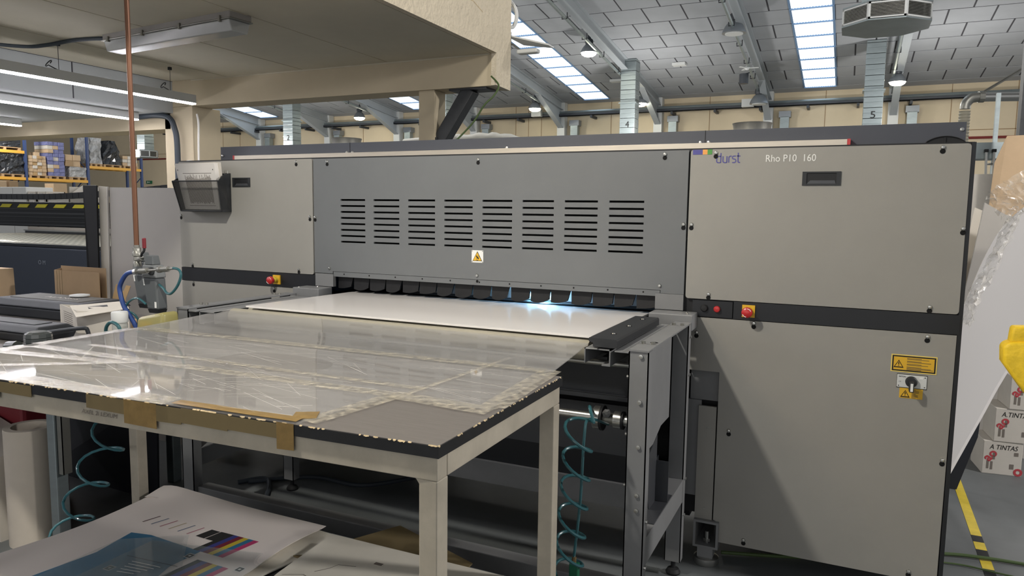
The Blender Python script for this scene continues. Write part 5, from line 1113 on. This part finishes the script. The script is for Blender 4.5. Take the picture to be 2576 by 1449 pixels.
def load(name, y0, y1, z0, z1, m, label, cat='pallet load', dep=.95, sh=0, top=None, rough=0, hold=True):
    t = thing(name, (XF-.5, (y0+y1)/2, z0), label, cat)
    if hold:
        for yy in (y0+.06, (y0+y1)/2, y1-.06): B('pallet_block', 'pallet_wood', t, XF-dep, XF+.03, yy-.05, yy+.05, z0, z0+.09)
        B('pallet_deck', 'pallet_wood', t, XF-dep, XF+.03, y0, y1, z0+.09, z0+.12)
    zb = z0+(.12 if hold else 0)
    if top is None:
        nz = 7; ny = 7; mb = MB()
        for k in range(nz+1):
            zz = zb+(z1-zb)*k/nz; ins = sh*(k/nz)**2
            for q in range(4):
                pass
        import itertools
        def wob(v): return v+random.uniform(-rough, rough)
        rings = []
        for k in range(nz+1):
            zz = zb+(z1-zb)*k/nz; ins = sh*(k/nz)**2; ring = []
            for q in range(ny): ring.append((wob(XF), y0+ins+(y1-y0-2*ins)*q/ny+random.uniform(-rough, rough), zz))
            for q in range(ny): ring.append((wob(XF-dep*q/ny), y1-ins+random.uniform(-rough, rough), zz))
            for q in range(ny): ring.append((wob(XF-dep), y1-ins-(y1-y0-2*ins)*q/ny, zz))
            for q in range(ny): ring.append((wob(XF-dep+dep*q/ny), y0+ins+random.uniform(-rough, rough), zz))
            rings.append(ring)
        n = len(rings[0]); vs = [p for r in rings for p in r]
        fs = [(i*n+j, i*n+(j+1) % n, (i+1)*n+(j+1) % n, (i+1)*n+j) for i in range(nz) for j in range(n)]+[tuple(range(n))[::-1], tuple(range(nz*n, (nz+1)*n))]
        mb.add(vs, fs).build('wrapped_load', m, t, smooth=False)
    else:
        ncol, nrow, mm = top; hw = (y1-y0)/ncol; hh = (z1-zb)/nrow
        for r in range(nrow):
            for c in range(ncol):
                B('carton', mm[(r*3+c*5+c*r) % len(mm)], t, XF-dep+random.uniform(0, .03), XF+random.uniform(-.05, .01), y0+c*hw+.006, y0+(c+1)*hw-.006, zb+r*hh+.005, zb+(r+1)*hh-.004, .006)
    return t
load('pallet_load', 18.3, 19.6, 3.86, 4.36, 'wrap_black', 'flat black wrapped pallet on the upper left beam', rough=.02)
load('pallet_load', 18.75, 19.68, 2.74, 3.72, 'wrap_black', 'black wrapped pallet between the two left beams', rough=.05)
t = load('pallet_load', 19.88, 20.68, 2.74, 3.70, None, 'pallet of tan cartons stacked in rows beside the blue upright', top=(4, 6, ('cardboard_light', 'carton_white', 'kraft')))
B('carton', 'cardboard_light', t, XF-.4, XF-.05, 20.2, 20.42, 3.70, 3.85)
load('pallet_load', 20.75, 21.5, 2.74, 4.36, None, 'tall pallet of blue and white printed cartons', top=(3, 9, ('carton_blue', 'carton_white', 'carton_blue', 'cardboard_light', 'carton_blue')))
load('pallet_load', 21.72, 22.5, 2.74, 3.32, 'wrap_silver', 'low white wrapped pallet under the brown boxes', rough=.03)
tg = load('brown_box_load', 21.55, 22.25, 3.325, 3.86, None, 'brown boxes in clear wrap on top of the low white pallet', 'box', top=(2, 2, ('cardboard', 'cardboard_light')), hold=False)
load('pallet_load', 22.68, 23.30, 3.41, 4.72, 'wrap_silver', 'silver wrapped pallet on the right hand beam', rough=.06, sh=.06)
load('pallet_load', 23.36, 24.30, 3.41, 4.66, 'wrap_black', 'rounded black wrapped pallet on the right hand beam', rough=.06, sh=.30)
load('pallet_load', 24.40, 25.2, 3.41, 4.0, None, 'small pallet of pale cartons behind the copper pipe', top=(3, 3, ('cardboard_light', 'carton_white')))
for nm, y0, y1, z1, m, lb_ in (('floor_carton', 17.6, 18.3, 2.52, 'cardboard_light', 'brown carton on the floor level at the left edge under the yellow beam'), ('floor_carton', 18.35, 18.75, 2.54, 'cardboard', 'strapped brown carton stack beside the blue upright foot'), ('floor_carton', 20.19, 20.8, 2.5, 'cardboard_light', 'square brown carton under the blue cartons pallet'), ('floor_carton', 19.3, 20.1, 2.27, 'carton_white', 'flat pile of white sheets under the tan cartons pallet')):
    t = thing(nm, (-31, (y0+y1)/2, 0), lb_, 'box')
    n = 5
    for k in range(n): B('carton', m, t, -31.6, -31.0, y0+random.uniform(0, .03), y1-random.uniform(0, .03), z1*k/n+.004, z1*(k+1)/n, .01)

# ================================================================== document holder on the printer
dh = thing('document_holder', (-3.43, 3.1, 1.53), 'black wall pocket with mesh front on the left printer panel', 'holder')
B('back_plate', 'black_plastic', dh, -3.600, -3.272, 3.168, 3.173, 1.53, 1.75)
for x in (-3.600, -3.272):
    top = [(x, 3.168, 1.528), (x, 3.10, 1.528), (x-(-.012 if x < -3.5 else -.045), 3.035, 1.700), (x+.01, 3.09, 1.728), (x, 3.13, 1.745), (x, 3.168, 1.75)]
    MB().prism(top, (.003, 0, 0)).build('side_panel', 'black_plastic', dh)
B('bottom_plate', 'black_plastic', dh, -3.600, -3.270, 3.098, 3.170, 1.527, 1.531)
def fp3(u, v): return Vector((-3.597*(1-u)-3.271*u+v*(.012*(1-u)+.045*u), 3.099-.065*v, 1.531+.170*v))
mf_ = MB().prism([fp3(0, 0), fp3(1, 0), fp3(1, 1), fp3(0, 1)], (0, .0015, 0)).build('mesh_front', 'mesh_cloth', dh)
for (a, b) in (((0, 1), (1, 1)), ((0, 0), (0, 1)), ((1, 0), (1, 1)), ((0, 0), (1, 0))): MB().tube([fp3(*a), fp3(*b)], .004, 6).build('front_rim', 'black_plastic', mf_)
bd_ = thing('ring_binder', (-3.42, 3.1, 1.54), 'thick white manual with dense print tucked in the black wall pocket', 'binder')
def bp3(u, v, w_): return Vector((-3.582*(1-u)-3.305*u+(.005*(1-u)+.04*u)*v, 3.118-.072*v+w_, 1.540+.262*v))
b8 = [bp3(0, 0, 0), bp3(1, 0, 0), bp3(1, 0, .028), bp3(0, 0, .028), bp3(0, 1, 0), bp3(1, 1, 0), bp3(1, 1, .028), bp3(0, 1, .028)]
MB().hexa(b8).build('page_block', 'paper_white', bd_)
MB().hexa([bp3(-.01, .0, .029), bp3(1.0, .0, .029), bp3(1.0, .0, .045), bp3(-.01, 0, .045), bp3(-.0, 1.02, .029), bp3(1.02, 1.02, .029), bp3(1.02, 1.02, .045), bp3(0, 1.02, .045)]).build('cover', 'carton_white', bd_)
tm = MB()
for k in range(34):
    u = .20+.66*k/33; v0 = .12+random.uniform(0, .05); v1 = .74+random.uniform(-.08, .03)
    a, b = bp3(u, v0, -.0006), bp3(u, v1, -.0006); tm.quad(a, a+Vector((.0035, 0, 0)), b+Vector((.0035, 0, 0)), b)
for (u0, v0, u1, v1) in ((.16, .08, .9, .09), (.16, .78, .9, .79)): tm.quad(bp3(u0, v0, -.0006), bp3(u1, v0, -.0006), bp3(u1, v1, -.0006), bp3(u0, v1, -.0006))
tm.build('printed_text', 'pencil', bd_, fixn=False)
for u in (.05, .95): MB().lathe([(.003, 0), (.003, .001)], bp3(u, .86, -.001), (0, -1, 0), n=8).build('eyelet', 'dark_steel', bd_)
tag(MB().tube([(-3.30, 3.155, 1.60), (-3.30, 3.155, 1.765), (-3.275, 3.155, 1.765), (-3.275, 3.155, 1.60)], .002, 6).build('wire_clip', 'steel'), 'steel wire clip standing in the right side of the black wall pocket', 'clip')

# ================================================================== right of the printer: boards, film, boxes, clamp
def curved_board(pts_lo, pts_up, y0, th, m, name, label):
    """strip between a lower and an upper edge, leaning back with height"""
    n = 24; L = spline([(x, 0, z) for x, z in pts_lo], 6); U = spline([(x, 0, z) for x, z in pts_up], 6)
    def rs(P): return [P[int(round(k*(len(P)-1)/n))] for k in range(n+1)]
    L, U = rs(L), rs(U); f = lambda p: Vector((p.x, y0+.10*p.z+.05*math.sin(p.z*1.5), p.z)); nv = 6
    mb = MB(); g = [[f(L[k].lerp(U[k], j/nv)) for k in range(n+1)] for j in range(nv+1)]
    k_ = n+1; vs = [p for r in g for p in r]+[p+Vector((0, th, 0)) for r in g for p in r]; N = k_*(nv+1); fs = []
    for j in range(nv):
        for i in range(n): a = j*k_+i; fs += [(a, a+1, a+k_+1, a+k_), (N+a, N+a+k_, N+a+k_+1, N+a+1)]
    for i in range(n): a = nv*k_+i; fs += [(i, N+i, N+i+1, i+1), (a, a+1, N+a+1, N+a)]
    for j in range(nv): a = j*k_; b = a+n; fs += [(a, a+k_, N+a+k_, N+a), (b, N+b, N+b+k_, b+k_)]
    return tag(mb.add(vs, fs).build(name, m, smooth=True), label, 'board')
curved_board([(.515, 0), (.585, .18), (.695, .445), (.828, .76), (1.10, 1.28)], [(.43, .35), (.53, .85), (.61, 1.10), (.69, 1.36), (.79, 1.55), (1.05, 1.80)], 4.52, .012, 'board_white', 'bent_white_board', 'big bent white board leaning right of the printer in front')
curved_board([(.530, 0), (.605, .18), (.715, .445), (.848, .76), (1.12, 1.28)], [(.45, .35), (.55, .85), (.63, 1.10), (.71, 1.34), (.81, 1.53), (1.07, 1.78)], 4.545, .012, 'board_white', 'bent_white_board', 'second bent white board directly behind the front one, only its lower edge showing')
fb3 = thing('blue_black_board', (.8, 4.75, 0), 'dark board edge under the bent white boards', 'board')
MB().prism([(.56, 4.72, 0), (.64, 4.72, 0), (.735, 4.80, .30), (.74, 4.80, .40), (.70, 4.80, .40)], (0, .02, 0)).build('board_face', 'foam_black_blue', fb3)
tag(MB().prism([(.58, 5.55, 0), (1.5, 5.55, 0), (1.45, 5.65, 1.40), (.915, 5.66, 1.575), (.800, 5.66, 1.650)], (0, .03, 0)).build('grey_sheet_stack', 'board_grey'), 'stack of grey sheets leaning behind the bent white boards', 'board')
for k, x in enumerate((.62, .55)): tag(MB().prism([(x-.06, 5.75+.06*k, 0), (x+.02, 5.75+.06*k, 0), (x+.19, 5.82+.06*k, 1.60-.08*k), (x+.145, 5.82+.06*k, 1.62-.08*k)], (0, .02, 0)).build('pale_batten', 'board_edge'), ['pale batten leaning nearest the grey sheet stack', 'pale batten leaning nearest the printer side'][k], 'batten')
tag(MB().prism([(.79, 5.92, 0), (1.6, 5.92, 0), (1.7, 6.0, 2.13), (.945, 6.0, 2.11), (.885, 6.0, 1.93)], (0, .012, 0)).build('card_sheet', 'cardboard_light'), 'tall brown card sheet standing at the right edge of the photo', 'card')
def crumple(center_path, wd, y, n, m, seed, amp):
    rnd = random.Random(seed); P = spline(center_path, n); mb = MB(); w_ = 9; vs = []
    for i, p in enumerate(P):
        t = (P[min(i+1, len(P)-1)]-P[max(i-1, 0)]).normalized(); a = Vector((t.z, 0, -t.x)); ww = wd[0]+(wd[1]-wd[0])*i/(len(P)-1)
        for j in range(w_+1):
            u = j/w_-.5; vs.append(p+a*u*ww+Vector((rnd.gauss(0, amp*.5), -abs(rnd.gauss(0, amp))-.02*(1-4*u*u), rnd.gauss(0, amp*.5))))
    k = w_+1; fs = []
    for i in range(len(P)-1):
        for j in range(w_):
            a = i*k+j; fs += [(a, a+1, a+k+1), (a, a+k+1, a+k)]
    return mb.add(vs, fs)
pw = thing('plastic_wrap', (.7, 4.6, .9), 'crumpled clear plastic film draped over the grey sheets', 'plastic film')
crumple([(.69, 4.60, 1.60), (.76, 4.60, 1.66), (.84, 4.60, 1.69), (.95, 4.60, 1.66)], (.13, .26), 4.6, 7, 'wrap_clear', 3, .014).build('film_bunch', 'wrap_clear', pw)
crumple([(.80, 4.60, 1.60), (.745, 4.58, 1.46), (.69, 4.56, 1.28), (.63, 4.55, 1.14), (.59, 4.54, .98)], (.05, .075), 4.6, 8, 'wrap_clear', 5, .012).build('film_tail', 'wrap_clear', pw)
def tinta(x, y, z, wd, dep, h, rz_, txt, label):
    t = thing('ink_carton', (x, y, z), label, 'box', 'white ink cartons right of the printer'); c = (x, y, z)
    b = MB().box(x-wd/2, x+wd/2, y-dep/2, y+dep/2, z, z+h).rot(c, (0, 0, 1), rz_).build('carton_body', 'carton_white', t, bevel=.003)
    ux = Vector((math.cos(rz_), math.sin(rz_), 0)); f = Vector((x, y, z))+Vector((math.sin(rz_), -math.cos(rz_), 0))*(dep/2+.0012)
    if txt: lettering('lettering', txt, .042, 'black_mark', b, f-ux*wd*.34+Vector((0, 0, h*.76)), ux, (0, 0, 1), shear=.2, width=wd*.72)
    lettering('lettering', 'ao', .075, 'print_red', b, f-ux*wd*.34+Vector((0, 0, h*.36)), ux*.64+Vector((0, 0, .77)), ux*-.77+Vector((0, 0, .64)), bold=.03)
    lettering('lettering', 'o', .09, 'print_red', b, f+ux*wd*.30+Vector((0, 0, h*.02)), ux, (0, 0, 1), bold=.03)
    for (dx, dz, w2, h2) in ((.06, .60, .022, .022), (.04, .20, .022, .03), (-.05, .45, .012, .04), (-.08, .16, .012, .05), (-.06, .14, .012, .05)): 
        p = f+ux*dx+Vector((0, 0, h*dz)); MB().quad(p, p+ux*w2, p+ux*w2+Vector((0, 0, h2)), p+Vector((0, 0, h2))).build('printed_label', 'pencil', b, fixn=False)
    return t
tinta(.905, 5.25, 0, .205, .25, .205, R(6), 'A TINTAS', 'bottom white ink carton of the stack, A TINTAS written small near its top')
tinta(.955, 5.25, .206, .205, .25, .205, R(5), 'A.TINTAS', 'middle white ink carton of the stack, its A.TINTAS set over a red print')
tinta(1.02, 5.25, .412, .205, .25, .20, R(5), None, 'top white ink carton of the stack under the yellow clamp')
yc = thing('yellow_clamp', (.66, 2.61, 0), 'yellow plastic clamp jutting in at the right edge of the photo', 'clamp')
MB().prism([(.440, 2.575, 1.166), (.443, 2.575, 1.116), (.51, 2.575, 1.02), (.60, 2.575, .965), (.66, 2.575, .965), (.66, 2.575, 1.20), (.455, 2.575, 1.18)], (0, .075, 0)).build('clamp_jaw', 'yellow_foam', yc, bevel=.010, seg=3, smooth=True)
MB().prism([(.458, 2.585, 1.175), (.66, 2.585, 1.195), (.66, 2.585, 1.24), (.462, 2.585, 1.226)], (0, .055, 0)).build('clamp_lip', 'yellow_foam', yc, bevel=.008, seg=3, smooth=True)
B('post', 'yellow_foam', yc, .63, .69, 2.58, 2.64, 0, .97, .004)
tp = thing('floor_tape', (.65, 4.3, 0), 'yellow and black hazard tape stripe on the floor beside the printer', 'tape')
y = 3.45; k = 0
segs = [(3.45, 3.60, 'tape_yellow'), (3.60, 3.68, 'carcass_black'), (3.68, 3.80, 'tape_yellow'), (3.80, 3.89, 'carcass_black'), (3.89, 3.98, 'tape_yellow'), (3.98, 4.06, 'carcass_black'), (4.06, 4.95, 'tape_yellow')]
for a, b, m in segs: MB().hexa([(.618+.013*(a-3.45), a, 0), (.664+.013*(a-3.45), a, 0), (.664+.013*(b-3.45), b, 0), (.618+.013*(b-3.45), b, 0), (.618+.013*(a-3.45), a, .0015), (.664+.013*(a-3.45), a, .0015), (.664+.013*(b-3.45), b, .0015), (.618+.013*(b-3.45), b, .0015)]).build('tape_dash', m, tp)
tag(MB().tube(spline([(-.45, 3.30, .010), (-.1, 3.42, .010), (.2, 3.62, .010), (.474, 3.735, .013), (.62, 3.77, .013), (.80, 3.79, .010), (1.2, 3.80, .010)], 8), .008, 8).build('floor_cable', 'cable_green', smooth=True), 'dark green cable crossing the floor tape by the printer corner', 'cable')
tag(MB().tube(spline([(.42, 3.64, .008), (.55, 3.66, .008), (.70, 3.64, .008), (1.1, 3.60, .008)], 6), .004, 6).build('thin_cable', 'cable_green', smooth=True), 'thin green cable lying in front of the thicker floor cable', 'cable')
tag(MB().tube(spline([(-3.05, 2.95, .012), (-2.95, 3.06, .014), (-2.80, 2.92, .014), (-2.72, 2.75, .014), (-2.95, 2.72, .014), (-3.2, 2.80, .014)], 8), .013, 8).tube(spline([(-3.0, 2.98, .014), (-2.72, 3.20, .014), (-2.40, 3.22, .014), (-2.2, 3.45, .014)], 8), .013, 8).build('floor_hose', 'cable_dark', smooth=True), 'dark looped hose lying on the floor under the feed table', 'hose')
